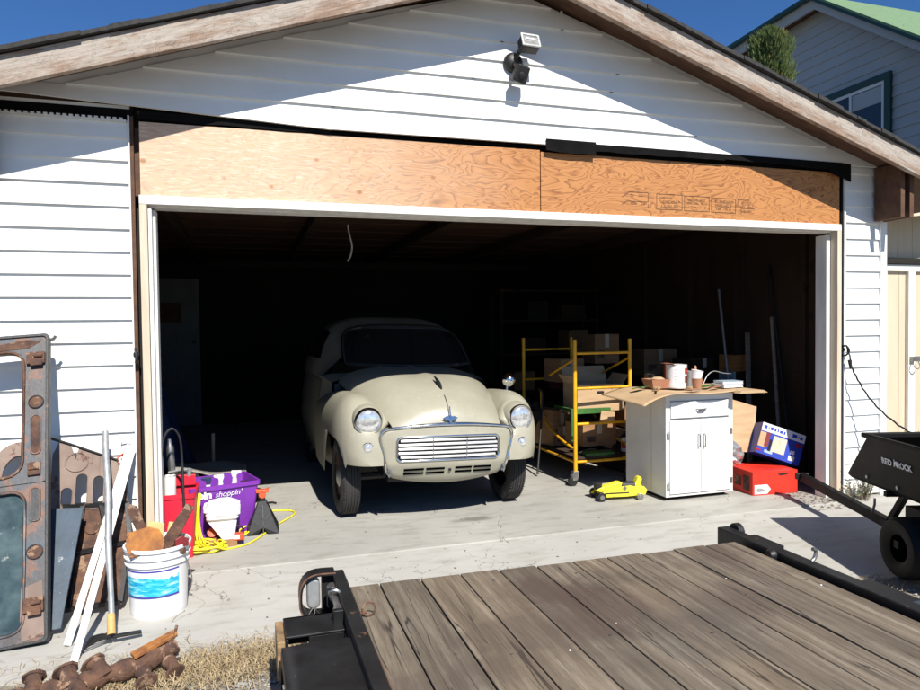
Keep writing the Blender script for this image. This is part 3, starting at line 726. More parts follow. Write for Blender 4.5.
MB().tube([BR @ Vector((x, py(x, z) - .008, z)) for x, z in INN], .0085, 8, closed=True).build('grille_surround', chrome, CAR, smooth=60, local=True)
for k in range(5):
    z = .4825 + k * .0285; hw = .366 if 0 < k < 4 else .352
    m = MB(); nn = 24; sec = [(-.011, -.0075), (-.014, 0.0), (-.011, .0075), (.008, .0095), (.008, -.0095)]; ns = len(sec)
    for i in range(nn + 1):
        x = -hw + 2 * hw * i / nn; zz = z + .006 * (1 - (x / .38) ** 2) * (k + 1) / 5
        for dy, dz in sec: m.v.append(tuple(BR @ Vector((x, py(x, z) + dy, zz + dz))))
    for i in range(nn):
        for j in range(ns): m.f.append((i * ns + j, i * ns + (j + 1) % ns, (i + 1) * ns + (j + 1) % ns, (i + 1) * ns + j))
    m.build('grille_bar', grille_chrome, CAR, smooth=40, local=True)
for x in (-.125, .125): MB().box(x - .004, x + .004, py(x, .5) - .0145, py(x, .5) - .008, .468, .612, M=BR).build('grille_strut', steel, CAR, local=True)
half = [i for i, (x, z) in enumerate(OUT)]
# chrome beading: sides and top of the panel, and the arch under the bonnet
loop = sorted([(math.atan2(z - .50, x), x, z) for x, z in OUT if not (z < .36)])
side_pts = [(x, z) for a, x, z in loop if a > -pi / 2 and a < pi / 2 or True]
ang = sorted([(((math.atan2(x, -(z - .45))) % (2 * pi)), x, z) for x, z in OUT if z > .345])
m = MB(); m.tube([BR @ Vector((x * 1.000, py(x, z) - .004, z + .003)) for a, x, z in ang], .0095, 8); m.build('panel_beading', chrome, CAR, smooth=60, local=True)
m = MB(); m.tube([BR @ Vector((x, -.520 + .21 * x * x, .716 - .20 * x * x)) for x in [-.455 + .91 * i / 30 for i in range(31)]], .0085, 8); m.build('bonnet_beading', chrome, CAR, smooth=60, local=True)
for z in (.396, .366):
    for a, b2 in ((-.325, -.185), (-.168, -.035), (.045, .172), (.188, .325)):
        xs_ = [a + (b2 - a) * i / 6 for i in range(7)]; m = MB()
        for x in xs_:
            for dz in (-.0075, .0075): m.v.append(tuple(BR @ Vector((x, py(x, z + dz) - .0085, z + dz + .01 * (1 - (x / .43) ** 2) - .008))))
            for dz in (.0075, -.0075): m.v.append(tuple(BR @ Vector((x, py(x, z + dz) + .01, z + dz + .01 * (1 - (x / .43) ** 2) - .008))))
        for i in range(6):
            for j in range(4): m.f.append((i * 4 + j, i * 4 + (j + 1) % 4, (i + 1) * 4 + (j + 1) % 4, (i + 1) * 4 + j))
        m.f += [(0, 1, 2, 3), (24, 25, 26, 27)]
        m.build('vent_slot', void_black, PANEL, local=True)  # shade inside the openings painted as black strips on the panel
MB().cyl((.005, py(0, .39) - .009, .385), (.005, py(0, .39) + .01, .385), .011, M=BR).build('crank_hole', black_plastic, PANEL, local=True)
for x in (-.428, .428):
    m = MB(); m.cyl((x, py(x, .39) - .03, .392), (x, py(x, .39), .392), .012, M=BR); m.cyl((x, py(x, .39) - .02, .362), (x, py(x, .39), .362), .010, M=BR)
    m.tube([BR @ Vector((x - .012, py(x, .39) - .012, .375)), BR @ Vector((x, py(x, .39) - .018, .345)), BR @ Vector((x + .012, py(x, .39) - .012, .375))], .004, 6)
    m.build('bumper_bolt', steel, CAR, smooth=40, local=True)
MB().box(-.36, .36, -.14, -.06, .235, .275, M=BR).build('chassis_rail', black_plastic, CAR, local=True)
# ---- lamps
for sd in (-1, 1):
    lz = .735; lx = sd * .570; LM = BR @ Matrix.Translation((lx, -.440, lz)) @ Euler((radians(93), 0, radians(sd * 3))).to_matrix().to_4x4()
    HL = MB().lathe([(.112, -.085), (.107, -.03), (.100, -.004), (.092, .010), (.084, .012), (.081, .003)], 36, LM, cap=False).build('headlight', paint, CAR, smooth=50, local=True)
    MB().lathe([(.097, -.004), (.099, .010), (.093, .021), (.084, .020), (.081, .010)], 36, LM, cap=False).build('bezel', chrome, HL, smooth=50, local=True)
    MB().lathe([(.083, .010), (.076, .020), (.058, .029), (.035, .034), (.0001, .036)], 36, LM, cap=False).build('lens', lens, HL, smooth=60, local=True)
    IM = BR @ Matrix.Translation((sd * .578, -.470, .553)) @ Matrix.Scale(1.15, 4) @ Euler((radians(90), 0, radians(sd * 6))).to_matrix().to_4x4()
    SL = MB().lathe([(.040, -.03), (.038, .004), (.032, .010), (.028, .006)], 24, IM, cap=False).build('side_light', chrome, CAR, smooth=50, local=True)
    MB().lathe([(.030, .004), (.024, .016), (.010, .022), (.0001, .023)], 24, IM, cap=False).build('lens', lens, SL, smooth=60, local=True)
# ---- badge and bonnet handle
m = MB(); bz = .765; by = -.512
BM = BR @ T(0, by, bz, -22)
m.box(-.0035, .0035, -.012, 0, -.03, .055, M=BM); m.lathe([(.0001, -.016), (.016, -.012), (.019, 0)], 16, BM @ T(0, 0, -.012, 90))
m.prism([(-.045, .0), (-.022, .012), (0, .002), (.022, .012), (.045, .0), (.024, -.012), (.012, -.012), (0, -.032), (-.012, -.012), (-.024, -.012)], -.009, .002, M=BM @ T(0, 0, -.012))
m.v = [tuple((BM @ ((BM.inverted() @ Vector(p)) * 1.25))) for p in m.v]; m.build('bonnet_badge', chrome, CAR, smooth=35, bevel=.001, local=True)
m = MB(); P_ = []
for i in range(9):
    t = i / 8; y = -.30 + .17 * t; P_.append((-.012 * t, y, bonnet_pt(y, 0)[2] + .006 + .030 * t ** .7 * (1 if t < .9 else .8)))
m.tube([BR @ Vector(p) for p in P_], [.005, .010, .013, .014, .013, .011, .009, .006, .003], 8); m.build('bonnet_handle', black_metal, CAR, smooth=60, local=True)
m = MB(); m.tube([BR @ Vector((0, y, bonnet_pt(y, 0)[2] + .0015)) for y in [-.485 + .12 * i / 10 for i in range(11)]], .004, 6); m.build('bonnet_rib', steel, CAR, smooth=60, local=True)
# ---- wing mirror
m = MB(); wz = wing_pt(1, .06, .36)
m.tube([BR @ Vector((.665, .06, .885)), BR @ Vector((.672, .07, .925)), BR @ Vector((.674, .07, .945))], [.011, .007, .009], 8)
WM = m.build('wing_mirror', chrome, CAR, smooth=60, local=True)
MB().lathe([(.0001, .055), (.028, .049), (.047, .028), (.056, .004), (.057, -.006), (.052, -.012)], 24, BR @ T(.690, .075, .975, 88, 0, -6)).build('mirror_shell', chrome, WM, smooth=60, local=True)
# ---- wheels
def wheel(x, y, name='wheel'):
    sd = sgn(x); WMx = Matrix.Translation((x, y, .285)) @ Euler((0, radians(90), 0)).to_matrix().to_4x4()
    tp = [(.175, -.058), (.20, -.070), (.235, -.074), (.262, -.066), (.276, -.056)]
    for gx in (-.040, -.020, 0, .020, .040): tp += [(.2835, gx - .007), (.2835, gx - .0025), (.277, gx - .002), (.277, gx + .002), (.2835, gx + .0025), (.2835, gx + .007)]
    tp += [(.276, .056), (.262, .066), (.235, .074), (.20, .070), (.175, .058)]
    R0 = MB().lathe([(.178, sd * .060), (.186, sd * .052), (.178, sd * .045), (.165, sd * .038), (.150, sd * .030), (.10, sd * .036), (.085, sd * .02), (.0001, sd * .02)], 32, WMx, cap=False)
    R = R0.build(name, dull_steel if False else rust, CAR, smooth=40, local=True)
    tyre = MB(); tyre.lathe(tp, 64, WMx, cap=False)
    for i in range(72):         # tread sipes
        a = 2 * pi * i / 72
        for gx in (-.052, .052):
            tyre.box(-.0015, .0015, .268, .2845, gx - .006, gx + .006, M=WMx @ Euler((0, 0, a)).to_matrix().to_4x4())
    tyre.build('tyre', rubber, R, smooth=35, local=True)
    MB().lathe([(.085, sd * .03), (.078, sd * .055), (.05, sd * .066), (.0001, sd * .07)], 24, WMx, cap=False).build('hub_cap', steel, R, smooth=50, local=True)
for x in (-.645, .645): wheel(x, 0)
for x in (-.645, .645): wheel(x, 2.18)
MB().tube([(-.62, 0, .27), (.62, 0, .27)], .03, 8).build('front_axle', black_metal, CAR, local=True)
m = MB(); m.box(-.50, .50, .25, 3.0, .20, .30); m.box(-.42, .42, -.30, .95, .33, .66); m.build('underbody', black_plastic, CAR, local=True)
# ---- scuttle, doors, cabin, rear
def body_pt(y, v):
    """one side loop: v 0 = sill left ... 1 = sill right, over the roof"""
    hw = CR([(.62, .70), (1.0, .745), (1.8, .765), (2.5, .74), (3.0, .60), (3.22, .35)], y)
    belt = CR([(.62, .93), (1.2, .965), (2.2, .96), (3.0, .86), (3.22, .66)], y)
    if v < .28: t = v / .28; return (-hw * (.93 + .07 * sin(pi * min(1, t * .9))), y, .23 + (belt - .23) * t)
    if v > .72: t = (1 - v) / .28; return (hw * (.93 + .07 * sin(pi * min(1, t * .9))), y, .23 + (belt - .23) * t)
    roof = CR([(.62, belt), (.98, belt), (1.0, 1.40), (1.35, 1.475), (1.9, 1.50), (2.5, 1.42), (2.9, 1.18), (3.22, .80)], y)
    roof = belt + .035 if y < .99 else CR([(.95, 1.37), (1.35, 1.475), (1.9, 1.50), (2.5, 1.42), (2.9, 1.20), (3.22, .72)], y)
    t = (v - .28) / .44 * 2 - 1
    hr = hw * .95 * (1 - abs(t) ** 8 * 0)
    a = abs(t); e = max(0, 1 - a ** 3.2) ** (1 / 2.2)
    return (sgn(t) * (hw * .97) * (a ** .85 if y >= .95 else a), y, belt + (roof - belt) * e)
MB().box(-.66, .66, .60, .63, .30, .915, M=BR).build('firewall', black_plastic, CAR, local=True)
MB().grid(lambda u, v: body_pt(.62 + .36 * u, v), 6, 50, M=BR).build('scuttle', paint, CAR, smooth=50, local=True)
def ws_pt(s, t, off=0):
    hw = .575 - .035 * t; x = .03 + s * hw * (1 - .06 * max(0, t - .72) / .28 * abs(s) ** 3 - .02 * max(0, .2 - t) / .2 * abs(s) ** 3)
    y = .66 + .37 * t + .17 * s * s; z = 1.055 + .35 * t - .05 * abs(s) ** 4 * t ** 2 + .02 * abs(s) ** 3 * (1 - t)
    return (x, y - off, z)
def cab_pt(u, v):
    y = 1.0 + 2.22 * u; P = Vector(body_pt(y, v)); w = min(1, u / .26); w = w * w * (3 - 2 * w)
    if w >= 1: return tuple(P)
    if v <= .28 or v >= .72: Q = Vector(body_pt(.98, v))
    elif v < .36: Q = Vector(ws_pt(-1, (v - .28) / .08, .004)) + Vector((-.02, .02, .0))
    elif v > .64: Q = Vector(ws_pt(1, (.72 - v) / .08, .004)) + Vector((.02, .02, .0))
    else: Q = Vector(ws_pt(-1 + 2 * (v - .36) / .28, 1, .004)) + Vector((0, .02, .018))
    P2 = Vector(body_pt(1.0 + 2.22 * max(u, .26), v)); R = Q.lerp(P2, w); R.y = Q.y + (P2.y - Q.y) * (u / .26); return tuple(R)
MB().grid(cab_pt, 48, 75, M=BR).build('cabin', paint, CAR, smooth=45, local=True)
for sd in (-1, 1):
    MB().grid(lambda u, v: (sd * (.60 + .175 * sin(pi * v) ** .5 * sin(pi * min(.999, max(.001, u))) ** .35), 1.72 + .95 * u, .26 + (.52 * sin(pi * u) ** .5) * (1 - v)), 24, 10, M=BR).build('rear_wing', paint, CAR, smooth=60, local=True)
MB().grid(lambda u, v: ws_pt(-1 + 2 * u, v), 20, 8, M=BR).build('windscreen', screen, CAR, smooth=60, local=True)
_dummy = 0
edge = [ws_pt(-1 + 2 * i / 16, 0, .006) for i in range(17)] + [ws_pt(1, t / 6, .006) for t in range(1, 6)] + [ws_pt(1 - 2 * i / 16, 1, .006) for i in range(17)] + [ws_pt(-1, 1 - t / 6, .006) for t in range(1, 6)]
MB().tube([BR @ Vector(p) for p in edge], .011, 8, closed=True).build('windscreen_frame', rubber, CAR, smooth=60, local=True)  # body-coloured frame; the shade on it is put in as dark rubber colour
MB().tube([BR @ Vector((p[0] * .97, p[1] - .012, p[2] + (.014 if i < 17 else -.014 if 21 < i < 39 else 0))) for i, p in enumerate(edge)], .006, 6, closed=True).build('windscreen_seal', black_plastic, CAR, smooth=60, local=True)
for x0 in (-.28, .22):
    m = MB(); m.tube([BR @ Vector((x0, .70, 1.03)), BR @ Vector((x0 + .02, .71, 1.05)), BR @ Vector((x0 + .24, .735, 1.075))], .0045, 5); m.cyl((x0, .68, 1.0), (x0, .69, 1.04), .012, M=BR); m.build('wiper', steel, CAR, smooth=60, local=True)
for sd in (-1, 1):
    def sidep(y, v, off, sd=sd):
        p = Vector(cab_pt((y - 1.0) / 2.22, v if sd < 0 else 1 - v)); return (p.x + sd * off, p.y, p.z + off * .3)
    for u0, u1 in ((.17, .40), (.43, .66)):
        MB().grid(lambda a, b, u0=u0, u1=u1: sidep(1.0 + 2.22 * (u0 + (u1 - u0) * a), .2835 + (.045 if True else 0) * b, .006), 10, 6, M=BR).build('side_window', screen, CAR, smooth=60, local=True)
    MB().grid(lambda a, b, sd=sd: (lambda p: (p[0] + sd * .004, p[1], p[2]))(body_pt(1.02 + .86 * a, (.03 + .235 * b) if sd < 0 else 1 - (.03 + .235 * b))), 12, 12, M=BR).build('door', paint, CAR, smooth=60, local=True)
MB().tube([BR @ Vector((-.35 + .19 * cos(a), 1.12 + .06 * sin(a), 1.03 + .16 * sin(a))) for a in [2 * pi * i / 24 for i in range(24)]], .011, 6, closed=True).build('steering_wheel', black_plastic, CAR, smooth=60, local=True)

# ================================================================ TRAILER
TR = thing('flatbed_trailer', 'black steel flatbed trailer with weathered plank deck backed up to the garage', 'trailer', (1.4, -3.5, -.035))
dz = .28
m = MB(); x = .392; k = 0; rp = random.Random(21)
widths = [.145] + [.1835] * 10
for i, w_ in enumerate(widths):
    e = rp.uniform(-.008, .008); sk = 0
    m.box(x, x + w_ - .0065, -6.2, -1.325 + e - .0042 * i, dz - .038, dz + rp.uniform(-.0025, .0015)); x += w_
DK = m.build('plank_deck', deckm, TR, bevel=.003)
# split crack along one board, kept as a thin groove strip; screws on the boards
for x, y in ((.47, -1.42), (.64, -1.44), (1.02, -1.46), (1.23, -2.10), (1.40, -1.5), (1.59, -2.2), (1.77, -1.47), (1.95, -1.95), (2.13, -1.5), (.84, -2.12), (.66, -2.06), (2.3, -1.9)):
    MB().cyl((x, y, dz - .004), (x, y, dz + .0022), .006, n=10).build('screw', steel, TR)
PB = ['pale pebble on the trailer deck nearest the viewer at lower centre', 'pale pebble on the planks toward the right rail, farther than the others', 'smallest pale pebble on the deck boards, by the red brown stain', 'pale pebble on the last plank, right beside the right rail']
for x, y, r in ((1.04, -2.16, .009), (1.98, -1.78, .008), (1.30, -2.02, .005), (2.31, -1.97, .008)):
    M1 = MB(); r *= .6; M1.lathe([(.0001, 0), (r, .001), (r * .8, r * .5), (.0001, r * .7)], 8, T(x, y, dz + .001)); tag(M1.build('pebble', white_ink), PB.pop(0), 'pebble', 'pebbles on the trailer deck')
# rails
MB().box(.335, .388, -6.2, -1.262, .235, .338).build('side_rail', black_metal, TR, bevel=.006)
MB().box(2.392, 2.462, -6.2, -1.19, .16, .306).build('side_rail', black_metal, TR, bevel=.006)
MB().box(.39, 2.40, -1.40, -1.345, .12, .238).build('rear_crossmember', black_metal, TR, bevel=.004)
m = MB()
for y in (-2.0, -2.8, -3.6, -4.4, -5.2): m.box(.39, 2.40, y - .03, y + .03, .10, .241)
m.build('deck_crossmember', black_metal, TR)
MB().box(.40, .47, -6.2, -1.40, .06, .239).build('frame_rail', black_metal, TR); MB().box(2.33, 2.40, -6.2, -1.41, .06, .239).build('frame_rail', black_metal, TR)
# tail lamp in its rounded guard, left rear corner
gd = [(-.150, -.005), (-.150, -.10), (-.132, -.142), (-.09, -.158), (-.03, -.160), (.03, -.160), (.05, -.150)]
cx0, cz0 = .345, .352
OUTG = [(.0, 0), (-.08, .002), (-.122, -.014), (-.146, -.05), (-.152, -.10), (-.146, -.15), (-.12, -.178), (-.07, -.185), (0, -.185)]
loopo = [(cx0 + a, cz0 + b) for a, b in smooth_pts([(a, 0, b) for a, b in OUTG], 3) for _ in (0,)] if 0 else [(cx0 + p.x, cz0 + p.z) for p in smooth_pts([(a, 0, b) for a, b in OUTG], 3)]
ci = (cx0 - .07, cz0 - .09); loopi = [(ci[0] + (x - ci[0]) * .86, ci[1] + (z - ci[1]) * .88) for x, z in loopo]
TL = MB().ring(loopo, loopi, -1.345, -1.262).build('lamp_guard', black_metal, TR, bevel=.003, smooth=35)
MB().tube([(x, -1.345, z) for x, z in loopo], .0035, 5).build('guard_edge', rusty_edge, TL, smooth=60)
MB().box(cx0 - .055, cx0 + .0, -1.30, -1.268, cz0 - .175, cz0 - .01).build('guard_plate', black_metal, TL)
MB().prism(rrect(cx0 - .120, cx0 - .064, cz0 - .152, cz0 - .022, .027, 6), -1.325, -1.285).build('tail_lamp', dull_steel, TL, bevel=.008, smooth=45)
MB().prism(rrect(cx0 - .118, cx0 - .066, cz0 - .150, cz0 - .024, .025, 6), -1.284, -1.262).build('lamp_lens', lens_red, TL, bevel=.006, smooth=45)
rw = random.Random(8)
for i in range(5):
    x = cx0 - .09 + rw.uniform(-.02, .02); pts_ = [(x, -1.33, cz0 - .14), (x + rw.uniform(-.03, .03), -1.35, cz0 - .165), (x + rw.uniform(-.05, .05), -1.37, cz0 - .175), (x + rw.uniform(-.06, .06), -1.36, cz0 - .20 - rw.uniform(0, .03))]
    MB().tube(smooth_pts(pts_, 3), .0028, 5).build('lamp_wire', black_plastic, TL, smooth=60)
# latch rod beside the rail, side pocket with wood block
m = MB(); m.cyl((.322, -1.40, .31), (.322, -1.66, .300), .013, .013); m.cyl((.322, -1.385, .31), (.322, -1.43, .31), .020, .017); m.cyl((.322, -1.60, .302), (.322, -1.67, .300), .020)
m.tube(smooth_pts([(.31, -1.50, .30), (.30, -1.51, .335), (.325, -1.52, .345), (.345, -1.52, .33)]), .006, 6)
m.build('latch_rod', steel, TR, smooth=40)
for y in (-1.45, -1.66): MB().box(.296, .335, y - .012, y + .012, .255, .325).build('rod_bracket', black_metal, TR, bevel=.003)
m = MB(); m.box(.115, .332, -1.56, -1.545, .17, .272); m.box(.115, .332, -1.72, -1.545, .262, .272); m.box(.115, .127, -1.72, -1.561, .16, .261); m.box(.20, .332, -1.715, -1.70, .12, .261); m.build('step_pocket', black_metal, TR, bevel=.003)
MB().box(.085, .114, -1.735, -1.545,   .12, .262).build('wood_block', block_wood, TR, bevel=.004)
# D ring on the deck
m = MB(); m.tube([(.432 + .026 * cos(a), -1.66 + .004 * cos(a), dz + .030 + .026 * sin(a)) for a in [2 * pi * i / 24 for i in range(24)]], .0038, 8, closed=True)
m.tube([(.395, -1.66, dz + .018), (.425, -1.66, dz + .02)], .006, 8); m.build('tie_down_ring', rust, TR, smooth=60)
# fender: rounded box fender over the wheel with rusty top edge
def fend(u, v):
    a = u
    prof_ = smooth_pts([(0, -1.74, .10), (0, -1.76, .20), (0, -1.83, .262), (0, -1.95, .282), (0, -2.9, .29), (0, -3.02, .27), (0, -3.10, .20), (0, -3.12, .10)], 5)
    i = min(len(prof_) - 1, int(round(u * (len(prof_) - 1)))); p = prof_[i]
    return (.10 + .295 * v, p.y, p.z + .012 + .006 * sin(pi * v))
FE = MB().grid(fend, 35, 6).build('fender', black_metal, TR, smooth=40, solid=.006)
m = MB(); m.tube([tuple(Vector(fend(i / 35, 1)) + Vector((0, 0, .002))) for i in range(2, 34)], .007, 6); m.build('fender_edge', rusty_edge, FE, smooth=60)
m = MB(); pr = [fend(i / 35, 0) for i in range(36)]; m.v = [p for p in pr] + [(p[0], p[1], p[2] - .06) for p in pr]; m.f = [(i, i + 1, 37 + i, 36 + i) for i in range(35)]; m.build('fender_skirt', black_metal, FE, solid=.004)
for y in (-2.15, -2.75):
    WMx = Matrix.Translation((.24, y, .12)) @ Euler((0, radians(-90), 0)).to_matrix().to_4x4()
    wo = MB().lathe([(.10, .03), (.09, .06), (.04, .07), (.0001, .07)], 20, WMx, cap=False).build('wheel', dull_steel, TR, smooth=40)
    MB().lathe([(.09, -.07), (.14, -.08), (.157, -.06), (.157, .06), (.14, .08), (.10, .075)], 32, WMx, cap=False).build('tyre', rubber, wo, smooth=40)
# right-rear details on the rail
m = MB(); m.lathe([(.0001, .030), (.022, .028), (.030, .012), (.030, 0)], 16, T(2.392, -1.60, .285, 0, -90)); m.build('rail_boss', black_metal, TR, smooth=40)
MB().cyl((2.464, -1.235, .285), (2.50, -1.235, .285), .045, .045, 18).build('rail_roller', black_metal, TR, smooth=40, bevel=.004)
m = MB(); m.box(2.464, 2.55, -1.50, -1.30, .27, .282); m.box(2.53, 2.55, -1.50, -1.30, .20, .27); m.build('stake_pocket', black_metal, TR, bevel=.003)
m = MB(); m.tube(smooth_pts([(2.467, -1.74, .28), (2.50, -1.74, .30), (2.51, -1.74, .335), (2.49, -1.74, .345)]), .009, 8); m.build('hook', steel, TR, smooth=60)
m = MB(); m.box(2.466, 2.60, -2.20, -1.95, .255, .267); m.build('stake_pocket', black_metal, TR, bevel=.003)
MB().box(2.468, 2.95, -3.3, -2.22, .27, .282).build('fender', blue_plate, TR, bevel=.01)

# ================================================================ DUMP CART
CT = thing('dump_cart', 'black poly garden dump cart with raised tub and long tongue at the right edge', 'cart', (3.75, -1.45, -.02))
ax = Vector((-.297, -.955, 0)); nv = Vector((.955, -.297, 0)); P0 = Vector((3.445, -1.10, 0))
CM = Matrix(((ax.x, nv.x, 0, P0.x), (ax.y, nv.y, 0, P0.y), (0, 0, 1, 0), (0, 0, 0, 1)))    # (along, off, z)
# tub: shell between rim and floor loops
def tubring(a0, a1, o0, o1, z): return [(a0, o0, z), (a1, o0, z), (a1, o1, z), (a0, o1, z)]
lev = [tubring(-.47, .90, .24, .70, .365), tubring(-.49, .93, .22, .72, .39), tubring(-.155, 1.05, .15, .79, .69), tubring(-.14, 1.03, .165, .775, .69), tubring(-.36, .90, .245, .695, .42)]
m = MB(); v = [p for r_ in lev for p in r_]; f = [(k * 4 + i, k * 4 + (i + 1) % 4, (k + 1) * 4 + (i + 1) % 4, (k + 1) * 4 + i) for k in range(4) for i in range(4)] + [(0, 1, 2, 3), (16, 17, 18, 19)]
m.add(v, f, CM); TB = m.build('tub', poly_black, CT, bevel=.012)
m = MB(); lp = [(-.185, .13, .695), (1.07, .13, .695), (1.07, .81, .695), (-.185, .81, .695)]
m.ring([(a, b) for a, b, c in lp], [(a + (.03 if a < 0 else -.03), b + (.03 if b < .5 else -.03)) for a, b, c in lp], .683, .712, M=CM @ Matrix(((1, 0, 0, 0), (0, 0, 1, 0), (0, 1, 0, 0), (0, 0, 0, 1))))
m.build('tub_rim', poly_black, TB, bevel=.006)
for a in (-.25, 0.05, .35, .62): MB().cyl(CM @ Vector((a, .215, .42)), CM @ Vector((a, .205, .42)), .011, n=10).build('bolt', dull_steel, TB)
# lettering on the tub side: lies in the sloping side plane
sl = math.atan2(.07, .29)
TXM = CM @ Matrix.Translation((-.045, .178, .55)) @ Matrix(((1, 0, 0, 0), (0, sin(sl) * -1, -cos(sl), 0), (0, cos(sl), -sin(sl), 0), (0, 0, 0, 1)))
text_mesh('RED', .052, TXM, white_ink, 'lettering', TB, bold=.0016, shear=.12, xs=1.0)
TX2 = TXM @ Matrix.Translation((.142, 0, 0)); text_mesh('ROCK', .050, TX2, white_ink, 'lettering', TB, bold=.0016, shear=.12, xs=.94)
m = MB(); m.prism([(.112, .0), (.128, .048), (.136, .030), (.146, .040), (.154, .0), (.140, .0), (.130, .018), (.122, .0)], -.001, .001, M=TXM @ Matrix(((1, 0, 0, 0), (0, 0, 1, 0), (0, -1, 0, 0), (0, 0, 0, 1)))); m.build('mountain_emblem', white_ink, TB)
# frame, tongue, handle, wheels
m = MB(); m.add([tuple(CM @ Vector(p)) for p in []], [])
Pt = lambda a, o, z: CM @ Vector((a, o, z))
def bar(m, p, q, w, h):
    p = Vector(p); q = Vector(q); d = (q - p); Lh = d.length; d.normalize(); s_ = d.cross(Vector((0, 0, 1))).normalized(); u_ = s_.cross(d)
    vs = [p + d * e + s_ * (w / 2 * a) + u_ * (h / 2 * b) for e in (0, Lh) for a, b in ((-1, -1), (1, -1), (1, 1), (-1, 1))]
    return m.add([tuple(x) for x in vs], [(0, 1, 2, 3), (4, 5, 6, 7)[::-1], (0, 4, 5, 1), (1, 5, 6, 2), (2, 6, 7, 3), (3, 7, 4, 0)])
m = MB(); bar(m, Pt(-1.30, .33, .185), Pt(-.22, .34, .125), .05, .062); m.build('tongue', poly_black, CT, bevel=.004)
m = MB(); bar(m, Pt(-1.31, .28, .190), Pt(-1.31, .38, .190), .03, .05); m.build('hitch_plate', black_metal, CT, bevel=.004)
m = MB(); bar(m, Pt(-.30, .34, .12), Pt(.5, .16, .20), .04, .04); bar(m, Pt(-.30, .36, .12), Pt(.5, .60, .20), .04, .04); bar(m, Pt(.34, .02, .18), Pt(.34, .80, .18), .04, .04); bar(m, Pt(-.24, .34, .12), Pt(-.05, .34, .38), .035, .035); bar(m, Pt(.34, .25, .18), Pt(.34, .25, .38), .035, .035); bar(m, Pt(-.05, .2, .36), Pt(-.05, .5, .36), .03, .03); bar(m, Pt(.10, .45, .28), Pt(.95, .45, .28), .45, .10)
m.build('cart_frame', poly_black, CT)
m = MB(); m.tube([Pt(-.34, .30, .17), Pt(-.30, .29, .23), Pt(-.30, .29, .27)], .008, 6); m.build('release_lever', steel, CT, smooth=60)
for o in (.02, .78):
    wmx = CM @ Matrix.Translation((.36, o + (.07 if o < .5 else -.07), .165)) @ Matrix.Scale(.93, 4) @ Euler((radians(90), 0, 0)).to_matrix().to_4x4()
    wo = MB().lathe([(.095, -.03), (.08, -.02), (.04, -.045), (.0001, -.05)], 20, wmx, cap=False); wo = wo.build('wheel', poly_black, CT, smooth=40)
    MB().lathe([(.08, -.075), (.12, -.095), (.16, -.09), (.18, -.06), (.18, .06), (.16, .09), (.12, .095), (.08, .075)], 32, wmx, cap=False).build('tyre', poly_black, wo, smooth=40)

# ================================================================ LEFT: THINGS LEANING ON THE WALL
def lean(y0, k, rz_pivot=None, ang=0):
    q = sqrt(1 + k * k)
    M = Matrix(((1, 0, 0, 0), (0, 1 / q, k / q, y0), (0, -k / q, 1 / q, 0), (0, 0, 0, 1)))
    if rz_pivot: px_, ps = rz_pivot; M = M @ Matrix.Translation((px_, 0, ps)) @ Euler((0, radians(ang), 0)).to_matrix().to_4x4()
    return M
DM = lean(-.80, .47, (-.878, 0), -4.5)
DR = thing('rusty_car_door', 'rusty bare car rear door with open window frame leaning on white siding', 'car door', (-1.2, -.8, -.02))
m = MB(); W_, H_ = .80, 1.525
outer = rr2(-W_, 0, .004, H_, .03, 4, 6); up = rr2(-W_ + .09, -.108, .775, 1.435, .075, 4, 6); lowr = rr2(-W_ + .09, -.095, .055, .70, .06, 4, 6)
mid = .735
m = MB()
def cutring(o, i, y0, y1): m.ring(o, i, y0, y1, M=DM)
cutring(rr2(-W_, 0, mid, H_, .02, 4, 6), up, -.012, .03); cutring(rr2(-W_, 0, .004, mid - .0005, .02, 4, 6), lowr, -.0125, .03)
m.build('door_shell', worn_blue, DR, bevel=.004)
m = MB(); m.ring(rr2(-W_ - .004, .004, .0, H_ + .004, .02, 4, 6), rr2(-W_ + .008, -.010, .012, H_ - .012, .02, 4, 6), -.020, .034, M=DM); m.build('outer_flange', black_metal, DR, bevel=.003)
for lp in (up, lowr):
    MB().tube([DM @ Vector((x, -.014, z)) for x, z in lp], .0075, 6, closed=True).build('inner_flange', worn_blue if lp is lowr else rust, DR, smooth=60)
MB().prism(rr2(-W_ + .086, -.091, .05, .705, .06, 4, 2), .004, .010, M=DM).build('lower_panel', grimy_glass, DR)
for z in (1.15, .405):
    m = MB(); m.lathe([(.036, -.002), (.034, .004), (.030, .006)], 24, DM @ T(-.052, -.018, z, 90), cap=False); d = m.build('access_hole', worn_blue, DR, smooth=50)
    MB().cyl(DM @ Vector((-.052, -.0135, z)), DM @ Vector((-.052, -.018, z)), .031, n=24).build('hole_cover', rust, d)
for z0, z1, mt in ((.875, 1.085, rust), (.545, .715, worn_blue)):
    m = MB(); m.ring(rrect(-.078, -.028, z0, z1, .024, 5), rrect(-.070, -.036, z0 + .008, z1 - .008, .017, 5), -.019, -.012, M=DM); d = m.build('slot_rim', worn_blue, DR, bevel=.002)
    MB().prism(rrect(-.070, -.036, z0 + .008, z1 - .008, .016, 5), -.0155, -.0125, M=DM).build('slot_cover', rust if mt is rust else black_metal, d)
for z in (1.375, .155):
    m = MB(); m.box(-.095, -.012, -.034, -.012, z - .02, z + .045, M=DM); m.box(-.075, -.02, -.044, -.03, z - .035, z - .005, M=DM); m.cyl(DM @ Vector((-.06, -.04, z + .02)), DM @ Vector((-.02, -.04, z + .02)), .010); m.build('hinge', rust, DR, bevel=.003)
m = MB(); m.box(-.085, -.03, -.028, -.010, .770, .835, M=DM); m.box(-.080, -.035, -.036, -.026, .795, .808, M=DM); m.build('lock_box', rust, DR, bevel=.003)
